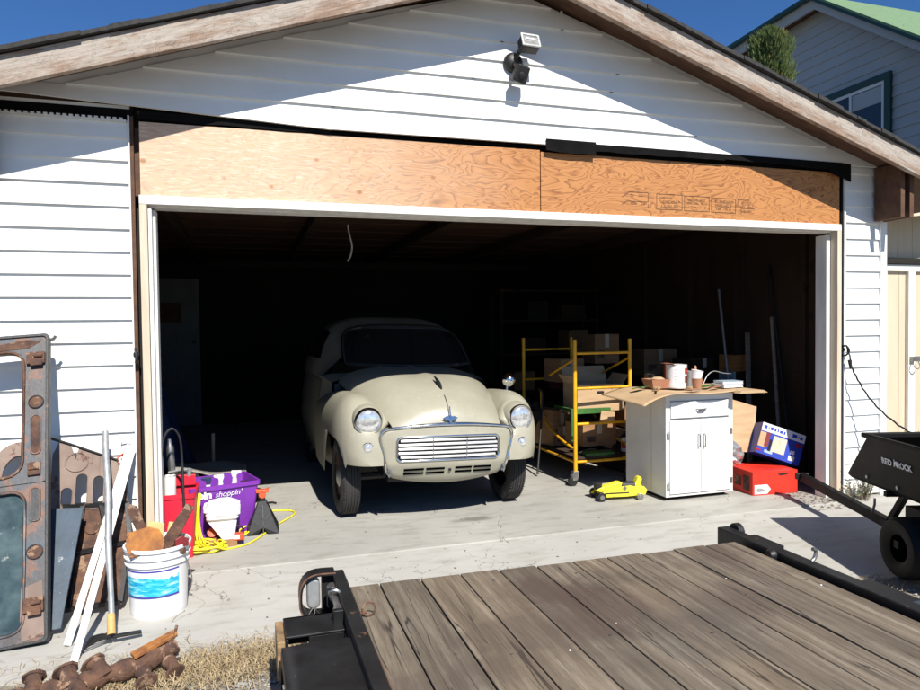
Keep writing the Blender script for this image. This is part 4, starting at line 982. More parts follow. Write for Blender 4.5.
m = MB(); m.tube([DM @ Vector(p) for p in ((.0, .0, 1.495), (.022, .0, 1.50), (.034, -.004, 1.515))], .009, 6); m.build('hinge_pin', steel, DR, smooth=60)
MB().prism([(-.105, .25), (-.02, .27), (-.012, .03), (-.10, .02), (-.108, .12)], -.0150, -.0127, M=DM).build('bare_patch', pink_primer, DR)
MB().prism([(-.30, 1.47), (-.10, 1.500), (-.03, 1.490), (-.09, 1.450), (-.30, 1.442)], -.0150, -.0127, M=DM).build('rust_patch', rust, DR)

PM_ = lean(-.40, .42) @ Matrix.Translation((.012, 0, .485)) @ Matrix.Diagonal((1, 1, .933, 1)) @ Matrix.Translation((0, 0, -.572))
PN = thing('slotted_panel', 'faded brown car body panel with oval slots leaning behind the rusty door', 'car panel', (-.85, -.5, -.02))
m = MB()
# skin split into strips round three oval slots: frame pieces built as a ring per slot plus filler
def poly_with_slots():
    slots = [((-.965, -.913, .593, .70)), ((-.897, -.843, .588, .775)), ((-.813, -.763, .586, .757))]
    top = lambda x: .988 - (x + 1.023) * .46 if x < -.70 else .84 - (x + .70) * 1.6
    cells = [(-1.02, -.905), (-.905, -.828), (-.828, -.735)]
    for (xa, xb), (sx0, sx1, sz0, sz1) in zip(cells, slots):
        inner = rr2(sx0, sx1, sz0, sz1, .0255, 5, 2); cxs, czs = (sx0 + sx1) / 2, (sz0 + sz1) / 2; out = []
        for (x, z) in inner:          # project onto the cell border
            dx, dz = x - cxs, z - czs; best = None
            for t in [i * .01 for i in range(100, 1400)]:
                X, Z = cxs + dx * t, czs + dz * t
                if X <= xa or X >= xb or Z <= .572 or Z >= top(X): best = (min(max(X, xa), xb), max(Z, .572)); break
            out.append(best or (x, z))
        m.ring(out, inner, -.006, .006, M=PM_)
        m.ring([(x + (x - cxs) * .10, z + (z - czs) * .05) for x, z in inner], inner, -.011, .0, M=PM_)
    m.prism([(-.735, .572), (-.735, top(-.735)), (-.70, .839), (-.673, .753), (-.640, .572)], -.006, .006, M=PM_)
poly_with_slots(); m.build('panel_skin', pink_primer, PN)
m = MB(); m.tube([PM_ @ Vector((x, -.006, z)) for x, z in ((-1.04, .998), (-.94, .955), (-.855, .914), (-.70, .842))], .008, 6); m.build('top_flange', black_metal, PN, smooth=60)
m = MB(); m.tube([PM_ @ Vector((x, -.006, z)) for x, z in ((-.70, .842), (-.673, .753), (-.638, .575))], .007, 6); m.build('side_flange', rust, PN, smooth=60)
m = MB(); m.tube([PM_ @ Vector((-.90 + .055 * cos(a), -.009, .845 + .055 * sin(a))) for a in [2 * pi * i / 20 for i in range(20)]], .004, 5, closed=True); m.build('pressed_ring', pink_primer, PN, smooth=60)
AM = lean(-.60, .68); m = MB()
arc_o = [(-1.17 + .125 * cos(a), .80 + .17 * sin(a)) for a in [radians(60 + i * 14) for i in range(12)]]; arc_i = [(-1.16 + .07 * cos(a), .79 + .10 * sin(a)) for a in [radians(60 + i * 14) for i in range(12)]]
m.v = [tuple(AM @ Vector((x, y, z))) for y in (0, .012) for x, z in arc_o + arc_i]; n = 12
for i in range(n - 1): m.f += [(i, i + 1, n + i + 1, n + i), (2 * n + i, 3 * n + i, 3 * n + i + 1, 2 * n + i + 1), (i, 2 * n + i, 2 * n + i + 1, i + 1), (n + i, n + i + 1, 3 * n + i + 1, 3 * n + i)]
m.build('arched_end', pink_primer, PN)
QM = lean(-.73, .80)
tag(MB().prism([(-1.0, .632), (-.815, .622), (-.844, .022), (-.905, .018), (-1.0, .018)], -.006, .004, M=QM).build('steel_plate', blue_plate, bevel=.002), 'tapered blue grey steel plate leaning beside the rusty door', 'metal plate')
KM = lean(-.53, .72); KD = thing('dark_frame_panel', 'dark rusty ribbed metal panel leaning lowest behind the white strips', 'metal panel', (-.76, -.4, -.02))
MB().prism([(-.95, .575), (-.628, .565), (-.600, .338), (-.622, .03), (-.93, .02)], -.002, .008, M=KM).build('panel_skin', rust, KD)
m = MB()
for a, b in (((-.94, .57), (-.63, .56)), ((-.92, .30), (-.61, .345)), ((-.93, .03), (-.625, .04)), ((-.845, .57), (-.86, .04)), ((-.632, .56), (-.605, .34)), ((-.605, .34), (-.625, .04)), ((-.76, .56), (-.70, .34))):
    bar(m, KM @ Vector((a[0], -.012, a[1])), KM @ Vector((b[0], -.012, b[1])), .022, .02)
m.build('ribs', black_metal, KD)
MB().cyl(KM @ Vector((-.79, -.006, .44)), KM @ Vector((-.79, -.012, .44)), .035, n=20).build('round_boss', rust, KD)
MB().prism([(-.72, .58), (-.672, .78), (-.640, .70), (-.632, .57)], -.016, -.006, M=KM).build('dark_bracket', worn_blue, KD)

def angle_strip(name, p, q, label, w=.030):
    m = MB(); p = Vector(p); q = Vector(q); d = (q - p).normalized(); s_ = d.cross(Vector((0, 1, .3))).normalized(); u_ = s_.cross(d)
    for a0, a1, b0, b1 in ((-w / 2, w / 2, 0, .004), (-w / 2, -w / 2 + .004, .004, .016)):
        vs = [p + (q - p) * e + s_ * a + u_ * b for e in (0, 1) for a, b in ((a0, b0), (a1, b0), (a1, b1), (a0, b1))]
        m.add([tuple(x) for x in vs], [(0, 1, 2, 3), (4, 7, 6, 5), (0, 4, 5, 1), (1, 5, 6, 2), (2, 6, 7, 3), (3, 7, 4, 0)])
    return tag(m.build(name, white_plastic), label, 'trim strip', 'white angle strips leaning on the wall')
angle_strip('trim_strip', (-.79, -.85, -.008), (-.635, -.055, .755), 'white angle trim strip leaning left, its foot nearer the wall')
angle_strip('trim_strip', (-.728, -1.025, -.018), (-.620, -.05, .735), 'longer white angle trim strip with its foot nearest the viewer')
tag(MB().tube(smooth_pts([(-.735, -.075, .655), (-.71, -.07, .675), (-.69, -.06, .69), (-.665, -.06, .705), (-.66, -.065, .685), (-.68, -.07, .675)]), .006, 6).build('red_strap', red_paint, smooth=60), 'small red strap end hooked over the white strips', 'strap')
tag(MB().tube(smooth_pts([(-.685, -.02, .755), (-.67, -.035, .775), (-.645, -.035, .775), (-.630, -.03, .755), (-.625, -.03, .72)]), .004, 6).build('wire_hook', white_plastic, smooth=60), 'small white wire hook on the siding above the strips', 'hook')
# hoe / cultivator
HO = thing('garden_cultivator', 'grey handled garden cultivator standing head down against the panels', 'garden tool', (-.60, -.88, -.02))
m = MB(); b0 = Vector((-.607, -.87, .02)); t0 = Vector((-.742, -.13, .845)); m.tube([b0.lerp(t0, i / 12) + Vector((.003 * sin(i), 0, 0)) for i in range(13)], [.013] * 4 + [.016] * 9, 10); m.build('handle', dull_steel, HO, smooth=60)
m = MB(); m.cyl(b0, b0.lerp(t0, .085), .0185, .0175, 12); m.build('ferrule', pale_wood, HO, smooth=50)
m = MB(); 
bar(m, (-.60, -.885, .018), (-.485, -.855, .012), .028, .010); bar(m, (-.62, -.88, .016), (-.60, -.885, .022), .035, .012); m.build('blade', black_metal, HO, bevel=.002)
for i in range(5):
    a = (i - 2) * .016; MB().tube(smooth_pts([(-.61, -.88 + a * .3, .02), (-.65, -.885 + a, .022), (-.695, -.89 + a * 1.6, .008), (-.71, -.885 + a * 1.8, -.012)], 3), .0042, 5).build('tine', black_metal, HO, smooth=60)

# ---------------------------------------------------------------- white bucket and its load
BX, BY = -.445, -.545
BK = thing('white_bucket', 'white plastic pail with blue wave label full of rusty parts', 'bucket', (BX, BY, -.018))
BMx = T(BX, BY, -.018)
m = MB(); m.lathe([(.126, 0), (.130, .004), (.136, .12), (.143, .262), (.152, .263), (.152, .268), (.145, .271), (.146, .295), (.155, .297), (.155, .302), (.147, .305), (.148, .330), (.157, .334), (.159, .348), (.155, .352), (.149, .350), (.146, .32), (.132, .02), (.0001, .012)], 48, BMx, cap=False); m.build('pail', white_plastic, BK, smooth=35)
m = MB(); a0, a1 = radians(205), radians(318)
m.grid(lambda u, v: ((.1345 + (.1425 - .1345) * ((.112 + .135 * v) / .26) + .0012) * cos(a0 + (a1 - a0) * u), (.1345 + (.1425 - .1345) * ((.112 + .135 * v) / .26) + .0012) * sin(a0 + (a1 - a0) * u), .112 + .135 * v), 30, 6)
o = m.build('printed_label', label_m, BK, smooth=60, local=True)
m = MB(); m.tube([(BX + .157 * cos(a), BY + .157 * sin(a) , .300 - .27 * max(0, sin(pi * (a - radians(-35)) / radians(190))) ** .8) for a in [radians(-35 + 190 * i / 24) for i in range(25)]], .003, 6); m.build('wire_handle', steel, BK, smooth=60)
MB().lathe([(.0001, .012), (.015, .010), (.02, 0)], 16, BMx @ Matrix.Translation((.150 * cos(radians(-35)), .150 * sin(radians(-35)), .318)) @ Euler((radians(90), 0, radians(55))).to_matrix().to_4x4()).build('handle_ear', rust, BK, smooth=50)
def load(name, poly, th, loc, rot, mt, label, cat):
    m = MB(); m.prism(poly, -th / 2, th / 2, M=T(*loc, *rot)); return tag(m.build(name, mt, bevel=.003), label, cat)
load('rusty_bracket', [(-.075, -.085), (.07, -.085), (.085, -.03), (.065, .03), (.02, .055), (-.08, .045), (-.09, -.02)], .014, (BX - .045, BY - .075, .375), (-38, -6, 6), rust_orange, 'orange brown rusty plate leaning in the front left of the pail', 'bracket')
load('rusty_strap', [(-.022, -.30), (.022, -.30), (.026, .13), (.0, .155), (-.024, .13)], .012, (BX - .075, BY + .05, .375), (-10, -22, 5), rust, 'brown rusty strap sticking up at the left of the pail', 'bracket')
load('rusty_lever', [(-.035, -.26), (.035, -.26), (.032, .02), (.026, .15), (-.018, .15), (-.026, .02)], .012, (BX + .075, BY + .01, .37), (-12, 30, -8), rust, 'long rusty lever leaning out of the right of the pail', 'bracket')
load('wood_board', [(-.095, -.25), (-.012, -.25), (-.008, .05), (-.088, .062)], .012, (BX + .035, BY + .02, .365), (-20, 6, 4), pale_wood, 'pale yellow board in the middle of the pail', 'board')
load('wood_board', [(.0, -.25), (.085, -.25), (.075, .048), (.006, .052)], .012, (BX + .035, BY + .045, .365), (-22, 10, 2), pale_wood, 'pale yellow offcut behind the long rusty lever in the pail', 'board')
load('rusty_clip', [(-.03, -.02), (.03, -.025), (.035, .01), (.0, .028), (-.03, .015)], .02, (BX + .118, BY - .085, .345), (-10, 0, 20), dark_red, 'dark rusty clip sitting on the pail rim at the right', 'clip')

# ================================================================ RIGHT: CABINET AND CLUTTER
CB = thing('white_cabinet', 'old white painted base cabinet with one drawer and two doors', 'cabinet', (3.435, .655, 0))
cx0_, cx1_, cy0_, cy1_, ch = 3.122, 3.748, .362, .952, .842
m = MB(); m.box(cx0_, cx1_, cy0_ + .02, cy1_, .035, ch); m.box(cx0_, cx1_, cy0_, cy0_ + .0195, .035, .052); m.box(cx0_, cx1_, cy0_, cy0_ + .0195, ch - .05, ch); m.box(cx0_, cx0_ + .04, cy0_, cy0_ + .0195, .0525, ch - .0505); m.box(cx1_ - .04, cx1_, cy0_, cy0_ + .0195, .0525, ch - .0505)
m.build('carcass', white_paint, CB)
MB().box(cx0_ + .03, cx1_ - .03, cy0_ + .06, cy1_, .0, .034).build('plinth', dark_wall, CB)
m = MB(); m.box(cx0_ + .20, cx0_ + .203, cy0_ + .5, cy0_ + .5, 0, 0)
MB().box(cx0_ + .042, cx1_ - .042, cy0_ - .012, cy0_ + .010, .655, .785).build('drawer', white_paint, CB, bevel=.003)
DW = [o for o in CB.children if o.name.startswith('drawer')]
def pull(parent, p, q, out, name='handle'):
    p, q = Vector(p), Vector(q); o_ = Vector((0, -out, 0))
    MB().tube(smooth_pts([p, p + o_ * .8, p.lerp(q, .15) + o_, p.lerp(q, .85) + o_, q + o_ * .8, q], 4), .005, 8).build(name, steel, parent, smooth=60)
DRW = bpy.data.objects['drawer']
pull(DRW, (3.395, cy0_ - .012, .722), (3.475, cy0_ - .012, .722), .022)
MB().prism([(3.395, .722), (3.475, .722), (3.465, .700), (3.405, .700)], cy0_ - .032, cy0_ - .027).build('pull_cup', steel, DRW, bevel=.002)
for k, (a, b, hx, gx) in enumerate(((cx0_ + .030, 3.432, cx0_ + .020, 3.410), (3.438, cx1_ - .030, cx1_ - .028, 3.462))):
    d = MB().box(a, b, cy0_ - .014, cy0_ + .0, .058, .640).build('cabinet_door', white_paint, CB, bevel=.003)
    pull(d, (gx, cy0_ - .014, .42), (gx, cy0_ - .014, .52), .022)
    for z in (.13, .53): MB().box(hx - .012, hx + .010, cy0_ - .020, cy0_ - .0145, z - .025, z + .025).build('hinge', steel if k else orange_wood if False else dull_steel, d, bevel=.001)
# shadow gap line down the side sheet
MB().box(cx0_ - .003, cx0_ - .0005, .56, .563, .05, ch - .01).build('side_seam', tan_trim, CB)
# cardboard sheet lying over the top, drooping to the left
def sheetfn(u, v):
    x = 2.86 + 1.12 * u; y = .27 + .66 * v + .05 * (u - .5)
    z = .857 + .006 * sin(u * 9) + .01 * max(0, u - .8) * 5 * (1 - v)
    if u < .24: z -= (.24 - u) ** 1.3 * .50 * (1 - .35 * v)
    if u > .82: z -= (u - .82) * .22 * (1 - v) ; y -= .03 * (u - .82) * 5
    y += .018 * sin(u * 17) * (1 - v) * (1 if u < .5 else .4)
    return (x, y, z)
tag(MB().grid(sheetfn, 44, 16).build('cardboard_sheet', cardboard, solid=.005, smooth=50), 'flattened cardboard sheet spread over the white cabinet top', 'cardboard')
tag(MB().prism([(3.70, .842), (3.97, .842), (3.93, .862), (3.72, .862)], .22, .46).build('cardboard_flap', cardboard), 'loose cardboard flap jutting from the right of the cabinet top', 'cardboard')
zt = .870
def can(name, x, y, z, r, h, mat, label, cat, lid=True, bands=()):
    t = thing(name, label, cat, (x, y, z))
    MB().lathe([(r * .97, 0), (r, .004), (r, h - .006), (r * 1.03, h - .004), (r * 1.03, h), (r * .95, h + .001), (r * .93, h - .006), (.0001, h - .006)], 32, T(x, y, z), cap=False).build('can_body', mat, t, smooth=35)
    for z0, z1, mt, a0, a1 in bands:
        MB().grid(lambda u, v: (x + (r + .001) * cos(radians(a0 + (a1 - a0) * u)), y + (r + .001) * sin(radians(a0 + (a1 - a0) * u)), z + z0 + (z1 - z0) * v), 16, 1).build('label_band', mt, t, smooth=60)
    return t
PC = can('paint_can', 3.385, .60, zt, .083, .192, white_plastic, 'white paint can with red side panel standing on the cabinet', 'paint can', bands=((.01, .185, green_paint if 0 else white_ink, 190, 275), (.045, .10, red_paint, 285, 350), (.115, .165, red_paint, 285, 350)))
m = MB()
for z in (.055, .075, .095, .12, .15):
    for a0, a1 in ((225, 250), (255, 268)): m.grid(lambda u, v, z=z, a0=a0, a1=a1: (3.385 + .0845 * cos(radians(a0 + (a1 - a0) * u)), .60 + .0845 * sin(radians(a0 + (a1 - a0) * u)), zt + z + .003 * v), 8, 1)
m.build('label_lines', grey_wood, PC)
m = MB(); m.lathe([(.088, 0), (.09, .002), (.0001, .003)], 28, T(3.345, .61, zt + .197, 0, 5)); tag(m.build('can_lid', cardboard, smooth=40), 'tan round lid lying tilted on top of the paint can', 'lid')
def cup(x, y, z, r0, r1, h, mt, label, rx=0, ry=0, cat='cup', name='paper_cup'):
    return tag(MB().lathe([(.0001, 0), (r0, 0), (r1, h), (r1 + .002, h), (r1 - .003, h - .002), (r0 - .003, .004), (.0001, .004)], 28, T(x, y, z, rx, ry), cap=False).build(name, mt, smooth=40), label, cat)
cup(3.475, .45, zt, .032, .044, .085, terracotta, 'tan drip stained pot on the cabinet in front of the paint can', cat='pot', name='glue_pot')
cup(3.472, .46, zt + .075, .040, .047, .075, white_plastic, 'white plastic cup stacked in the drip stained pot', 6, 8, name='plastic_cup')
m = MB(); m.lathe([(.0001, 0), (.032, 0), (.033, .09), (.028, .115), (.012, .135), (.011, .155), (.005, .165), (.0001, .166)], 24, T(3.70, .78, zt)); tag(m.build('glue_bottle', terracotta, smooth=40), 'brown nozzle bottle standing at the back of the cabinet top', 'bottle')
tag(cup(3.60, .80, zt, .03, .035, .17, dark_glass, 'x', name='glass_jar'), 'dark jar standing behind the paint can on the cabinet', 'jar')
TY = thing('wicker_tray', 'small brown shallow basket left of the paint can', 'tray', (3.23, .65, zt))
m = MB(); v = []
for z, w_, d_ in ((0, .075, .06), (.075, .098, .08), (.075, .090, .072), (.008, .068, .053)):
    v += [(3.235 - w_, .65 - d_, zt + z), (3.235 + w_, .65 - d_, zt + z), (3.235 + w_, .65 + d_, zt + z), (3.235 - w_, .65 + d_, zt + z)]
m.add(v, [(k * 4 + i, k * 4 + (i + 1) % 4, (k + 1) * 4 + (i + 1) % 4, (k + 1) * 4 + i) for k in range(3) for i in range(4)] + [(0, 1, 2, 3), (12, 13, 14, 15)]); m.build('basket', terracotta, TY)
MB().lathe([(.0001, .0), (.05, .01), (.058, .03), (.03, .045), (.0001, .046)], 16, T(3.24, .65, zt + .045)).build('rag', cardboard, TY, smooth=60)
def book(x0, x1, y0, y1, z, h, mt, label, rz=0):
    t = thing('book', label, 'book', ((x0 + x1) / 2, (y0 + y1) / 2, z)); M = T((x0 + x1) / 2, (y0 + y1) / 2, z, 0, 0, rz); w, d = (x1 - x0) / 2, (y1 - y0) / 2
    m = MB(); m.box(-w, w, -d, d, 0, .003, M=M); m.box(-w, w, -d, d, h - .003, h, M=M); m.build('cover', mt, t)
    MB().box(-w + .004, w - .004, -d + .003, d - .003, .0031, h - .0031, M=M).build('pages', white_plastic, t)
book(3.70, 3.90, .42, .58, zt + .001, .026, white_plastic, 'white booklet lying lowest at the right of the cabinet top', 4)
book(3.72, 3.91, .43, .57, zt + .029, .022, light_blue, 'pale booklet lying on top of the white one on the cabinet', -5)
book(3.30, 3.42, .30, .38, zt + .001, .010, cardboard_dk, 'thin brown card at the cabinet front edge', 12)
def leafpatch(name, pts, mt, label):
    t = MB(); r = random.Random(len(label))
    for (x, y, w, d, rz) in pts:
        t.add([(x + (a * cos(rz) - b * sin(rz)), y + (a * sin(rz) + b * cos(rz)), zt + .004 + h) for a, b, h in ((-w, -d * .3, .0), (-w * .3, -d, .012), (w, 0, .02), (w * .2, d, .012), (-w * .9, d * .5, .002))], [(0, 1, 2, 3, 4)])
    return tag(t.build(name, mt, solid=.003), label, 'sheet')
leafpatch('green_sandpaper', [(3.62, .52, .09, .05, .2)], green_paint, 'curled green abrasive sheet by the brown bottle on the cabinet')
leafpatch('green_sandpaper', [(3.06, .62, .07, .04, -.3)], green_paint, 'green crumpled sheet at the left end of the cabinet cardboard')
leafpatch('sanding_disc', [(3.64, .42, .06, .03, .1)], terracotta, 'orange brown sanding sheet at the front of the cabinet top')
tag(MB().tube(smooth_pts([(3.66, .62, zt + .02), (3.72, .64, zt + .09), (3.80, .66, zt + .12), (3.90, .67, zt + .10), (4.0, .70, zt + .09)], 5), .004, 6).build('grey_wire', dull_steel, smooth=60), 'thin grey wire arching over the booklets on the cabinet', 'wire')

# ---- boxes beyond the cabinet
def carton(name, x, y, z, w, d, h, rz, mt, label, cat='box', group=None, rx=0, ry=0, flaps=0):
    t = thing(name, label, cat, (x, y, z), group=group); M = T(x, y, z, rx, ry, rz)
    m = MB(); e = .004
    m.box(-w / 2, w / 2, -d / 2, d / 2, 0, .004, M=M); m.box(-w / 2, w / 2, -d / 2, -d / 2 + e, .0041, h, M=M); m.box(-w / 2, w / 2, d / 2 - e, d / 2, .0041, h, M=M)
    m.box(-w / 2, -w / 2 + e, -d / 2 + e, d / 2 - e, .0041, h, M=M); m.box(w / 2 - e, w / 2, -d / 2 + e, d / 2 - e, .0041, h, M=M)
    m.build('box_body', mt, t)
    if flaps == 2:
        FM = M @ T(0, d / 2, h + .001, 62); MB().box(-w / 2 + .003, w / 2 - .003, 0, d * .5, 0, .004, M=FM).build('flap', mt, t)
        for s_ in (-1, 1): MB().box(0 if s_ > 0 else -d * .3, d * .3 if s_ > 0 else 0, -d / 2 + .003, d / 2 - .003, 0, .004, M=M @ T(s_ * w / 2, 0, h + .001, 0, -s_ * 55)).build('flap', mt, t)
        m = MB(); m.prism(rrect(-.035, .035, h - .085, h - .06, .012, 4), -d / 2 - .0015, -d / 2 + .001, M=M); m.build('hand_hole', dark_wall, t)
        for xx in (-.09, .11): MB().box(xx, xx + .004, -d / 2 - .0012, -d / 2 + .001, h - .05, h, M=M).build('cut_slit', dark_wall, t)
    elif flaps: 
        for s_, L_, a in ((-1, d * .45, 35), (1, d * .5, -60)):
            FM = M @ T(0, s_ * d / 2, h + .001, a * -s_ * (1 if s_ < 0 else -1))
            fl2 = MB(); fl2.box(-w / 2 + .003, w / 2 - .003, 0 if s_ > 0 else -L_, L_ if s_ > 0 else 0, 0, .004, M=FM); fl2.build('flap', mt, t)
    else:
        MB().box(-w / 2 + .001, w / 2 - .001, -d / 2 + .001, d / 2 - .001, h + .0003, h + .0043, M=M).build('lid', mt, t)
        if name == 'cardboard_box':
            MB().box(-.025, .025, -d / 2 - .0012, -d / 2 + .001, h * .55, h + .0045, M=M).build('tape', tan_trim, t); MB().box(-w * .38, -w * .12, -d / 2 - .0010, -d / 2 + .001, h * .2, h * .45, M=M).build('printed_panel', rust, t)
    return t, M
carton('orange_box', 4.80, 1.55, .915, .34, .22, .16, 2, orange_wood, 'small warm brown box on the pale blue case behind the cabinet', 'box')
m = MB(); m.tube(smooth_pts([(4.70, 1.43, 1.09), (4.76, 1.43, 1.12), (4.78, 1.43, 1.02)], 4), .003, 5); tag(m.build('string_loop', black_plastic), 'dark string hanging over the small warm brown box', 'string')
BC = thing('blue_case', 'pale blue metal case under the small brown box', 'case', (4.80, 1.55, .80))
MB().box(4.64, 4.95, 1.44, 1.68, .815, .913).build('case_body', light_blue, BC, bevel=.006); MB().box(4.77, 4.82, 1.425, 1.438, .85, .875).build('handle', steel, BC)
WB = thing('workbench', 'dark wooden workbench along the right garage wall', 'workbench', (4.5, 2.0, 0))
MB().box(4.10, 4.83, 1.38, 3.6, .77, .812).build('bench_top', dark_ply, WB)
for x, y in ((4.14, 1.42), (4.78, 1.42), (4.14, 3.5), (4.78, 3.5)): MB().box(x - .035, x + .035, y - .035, y + .035, .002, .769).build('leg', dark_ply, WB)
# leaning cardboard right of the cabinet
tag(MB().prism([(-.14, .03), (.105, .01), (.205, .40), (-.02, .47), (-.14, .50)], -.003, .003, M=T(4.06, .62, .27, -12, 0, -2)).build('leaning_cardboard', cardboard), 'tan cardboard panel leaning upright right of the cabinet', 'cardboard')
# crumpled foil bag
def blob(cx, cy, cz, rx, ry, rz_, seed, amp=.25):
    r = random.Random(seed); m = MB(); nu, nv = 18, 12; off = [[1 + r.uniform(-amp, amp) for _ in range(nv + 1)] for _ in range(nu)]
    for i in range(nu):
        for j in range(nv + 1):
            k = off[i][j] if 0 < j < nv else 1; a = 2 * pi * i / nu; b_ = pi * j / nv
            m.v.append((cx + rx * k * sin(b_) * cos(a), cy + ry * k * sin(b_) * sin(a), cz + rz_ * k * cos(b_)))
    for i in range(nu):
        for j in range(nv): m.f.append((i * (nv + 1) + j, i * (nv + 1) + j + 1, ((i + 1) % nu) * (nv + 1) + j + 1, ((i + 1) % nu) * (nv + 1) + j))
    return m
tag(blob(3.98, .66, .27, .10, .08, .11, 5, .34).build('plastic_bag', foil), 'crumpled clear plastic bag between cabinet and blue box', 'bag')
# red box
RB, RM = carton('red_box', 4.105, .455, 0, .42, .36, .185, -4, red_card, 'bright red carton with white badge on the floor right of the cabinet', 'box')
MB().box(-.195, -.075, -.1845, -.1805, .01, .085, M=RM).build('white_badge', white_ink, RB, bevel=.004)
MB().prism([(-.075, .012), (-.045, .047), (-.075, .083)], -.1842, -.1805, M=RM).build('badge_point', white_ink, RB)
m = MB(); m.prism([(-.182, .045), (-.165, .062), (-.13, .058), (-.095, .04), (-.13, .028), (-.165, .026)], -.1852, -.1846, M=RM); m.build('badge_mark', dull_steel, RB)
m = MB(); m.prism([(.02, .165), (.10, .172), (.12, .160), (.05, .152)], -.1835, -.1805, M=RM); m.build('box_mark', black_plastic, RB)
for (z0, z1, y0, y1) in ((.03, .15, -.14, -.06), (.05, .13, -.03, .05)): MB().box(-.2135, -.2105, y0, y1, z0, z1, M=RM).build('side_picture', rust, RB)
# blue and white box, tipped
BB, BBM = carton('blue_box', 4.27, .52, .232, .37, .22, .26, -22, blue_card, 'tilted blue and white carton resting on the red box', 'box', rx=-12, ry=19)
def face(name, x0, x1, z0, z1, mt, e=.0012): return MB().box(x0, x1, -.1115 - e, -.1105, z0, z1, M=BBM).build(name, mt, BB)
face('white_header', -.184, .184, .195, .2635, white_ink); face('picture_panel', -.185, -.12, .06, .185, cardboard); face('picture_panel', -.07, .045, .045, .180, light_blue if 0 else tan_trim)
face('picture_mark', -.135, -.10, .07, .19, dark_red, .002); face('picture_mark', -.095, -.075, .04, .14, dark_wall, .002); face('picture_mark', .09, .125, .075, .105, white_ink); face('picture_mark', .085, .135, .02, .06, white_ink); face('picture_mark', .12, .165, .145, .175, lens_red); face('picture_mark', -.19, -.15, .02, .035, lens_red); face('picture_mark', -.12, -.05, .02, .045, light_blue)
m = MB(); r = random.Random(2); x = -.165
for w_ in (.03, .014, .03, .022, .016, .03, .02, 0, .045, .012, .03, .016, .024, .02):
    if w_ == 0: x += .05; continue
    if x + w_ > .185: break
    MB().box(x, x + w_ - .006, -.1140, -.1130, .213 + r.uniform(0, .005), .232 + r.uniform(.005, .014), M=BBM).build('printed_mark', blue_card, BB); x += w_ + .004
# shovel, planks and bars leaning in the right corner
SV = thing('shovel', 'old shovel leaning blade down in the right garage corner', 'shovel', (4.95, 1.0, 0)) if 0 else thing('shovel', 'old shovel leaning blade down in the right garage corner', 'shovel', (4.62, .80, 0))
MB().tube([(4.66, .86, .38), (4.79, 1.10, 1.45)], .017, 10).build('shaft', grey_wood, SV, smooth=60)
m = MB(); m.grid(lambda u, v: (4.60 + (.18 * (u - .5)) * (1 - .35 * max(0, .3 - v) / .3) + .06 * v + .03, .74 + .12 * v + .06 * (u - .5) ** 2 * 4 - .03, .10 + .30 * v), 8, 8); m.build('blade', cardboard_dk if 0 else rust, SV, solid=.004, smooth=60)
tag(MB().box(-.02, .02, -.012, .012, 0, 1.35, M=T(4.50, 1.05, .0, -12, 9)).build('leaning_board', grey_wood), 'narrow grey board leaning in the corner left of the shovel', 'board')
tag(MB().tube([(4.52, 1.25, .0), (4.70, 1.75, 1.75)], .013, 8).build('metal_bar', dull_steel, smooth=60), 'long thin metal bar leaning on the right wall behind the shovel', 'bar')
tag(MB().tube([(4.72, .75, .0), (4.80, 1.15, 1.95)], .010, 8).build('metal_bar', black_metal, smooth=60), 'dark slim bar leaning on the wall nearest the door frame', 'bar')
tag(MB().box(-.09, .09, -.008, .008, 0, 2.05, M=T(4.70, 1.35, 0, -6, 3)).build('leaning_board', dark_ply), 'wide dark board leaning on the right wall behind the shovel', 'board')

# ---------------------------------------------------------------- yellow floor jack
FJ = thing('floor_jack', 'yellow trolley floor jack on the slab beside the cabinet', 'jack', (2.83, .60, 0), radians(-8))
def jl(*a): return a
def Lb(m, name, mt, par=None, **k): return m.build(name, mt, par or FJ, local=True, **k)
for sd in (-1, 1):
    m = MB(); m.prism([(-.20, .035), (-.19, .055), (-.02, .105), (.08, .112), (.115, .105), (.20, .10), (.225, .07), (.21, .035), (.06, .026), (-.12, .026)], sd * .062 - .005, sd * .062 + .005); Lb(m, 'side_plate', yellow_jack, bevel=.002)
m = MB(); m.prism([(-.19, .075), (-.17, .092), (.0, .135), (.03, .13), (.02, .10), (-.15, .06)], -.035, .035); Lb(m, 'lift_arm', yellow_jack, bevel=.004)
m = MB(); m.cyl((-.165, 0, .085), (-.165, 0, .135), .032, .036, 16); Lb(m, 'saddle', black_plastic, bevel=.003)
m = MB(); m.cyl((.03, 0, .10), (.14, 0, .095), .035, .035, 16); Lb(m, 'hydraulic_cylinder', black_metal, smooth=40)
m = MB(); m.prism([(.13, .06), (.14, .12), (.165, .165), (.185, .172), (.20, .155), (.19, .11), (.22, .07)], -.028, .028); Lb(m, 'handle_socket', yellow_jack, bevel=.004)
m = MB(); m.box(-.13, .07, -.069, -.0675, .052, .062); Lb(m, 'side_decal', black_plastic)
m = MB(); m.cyl((.035, -.075, .095), (.035, .075, .095), .014, n=12); Lb(m, 'pivot_bolt', steel, smooth=40)
for x, r_ in ((-.165, .036), (.155, .026)):
    for sd in (-1, 1):
        w_ = Lb(MB().cyl((x, sd * .066, r_), (x, sd * .10, r_), r_, n=20), 'caster_wheel', black_plastic if x < 0 else steel, smooth=40, bevel=.002)
        Lb(MB().cyl((x, sd * .10, r_), (x, sd * .104, r_), r_ * .5, n=16), 'wheel_cap', steel, w_, smooth=40)
Lb(MB().cyl((-.165, -.064, .036), (-.165, .064, .036), .012, n=10), 'front_axle', black_metal, smooth=40)

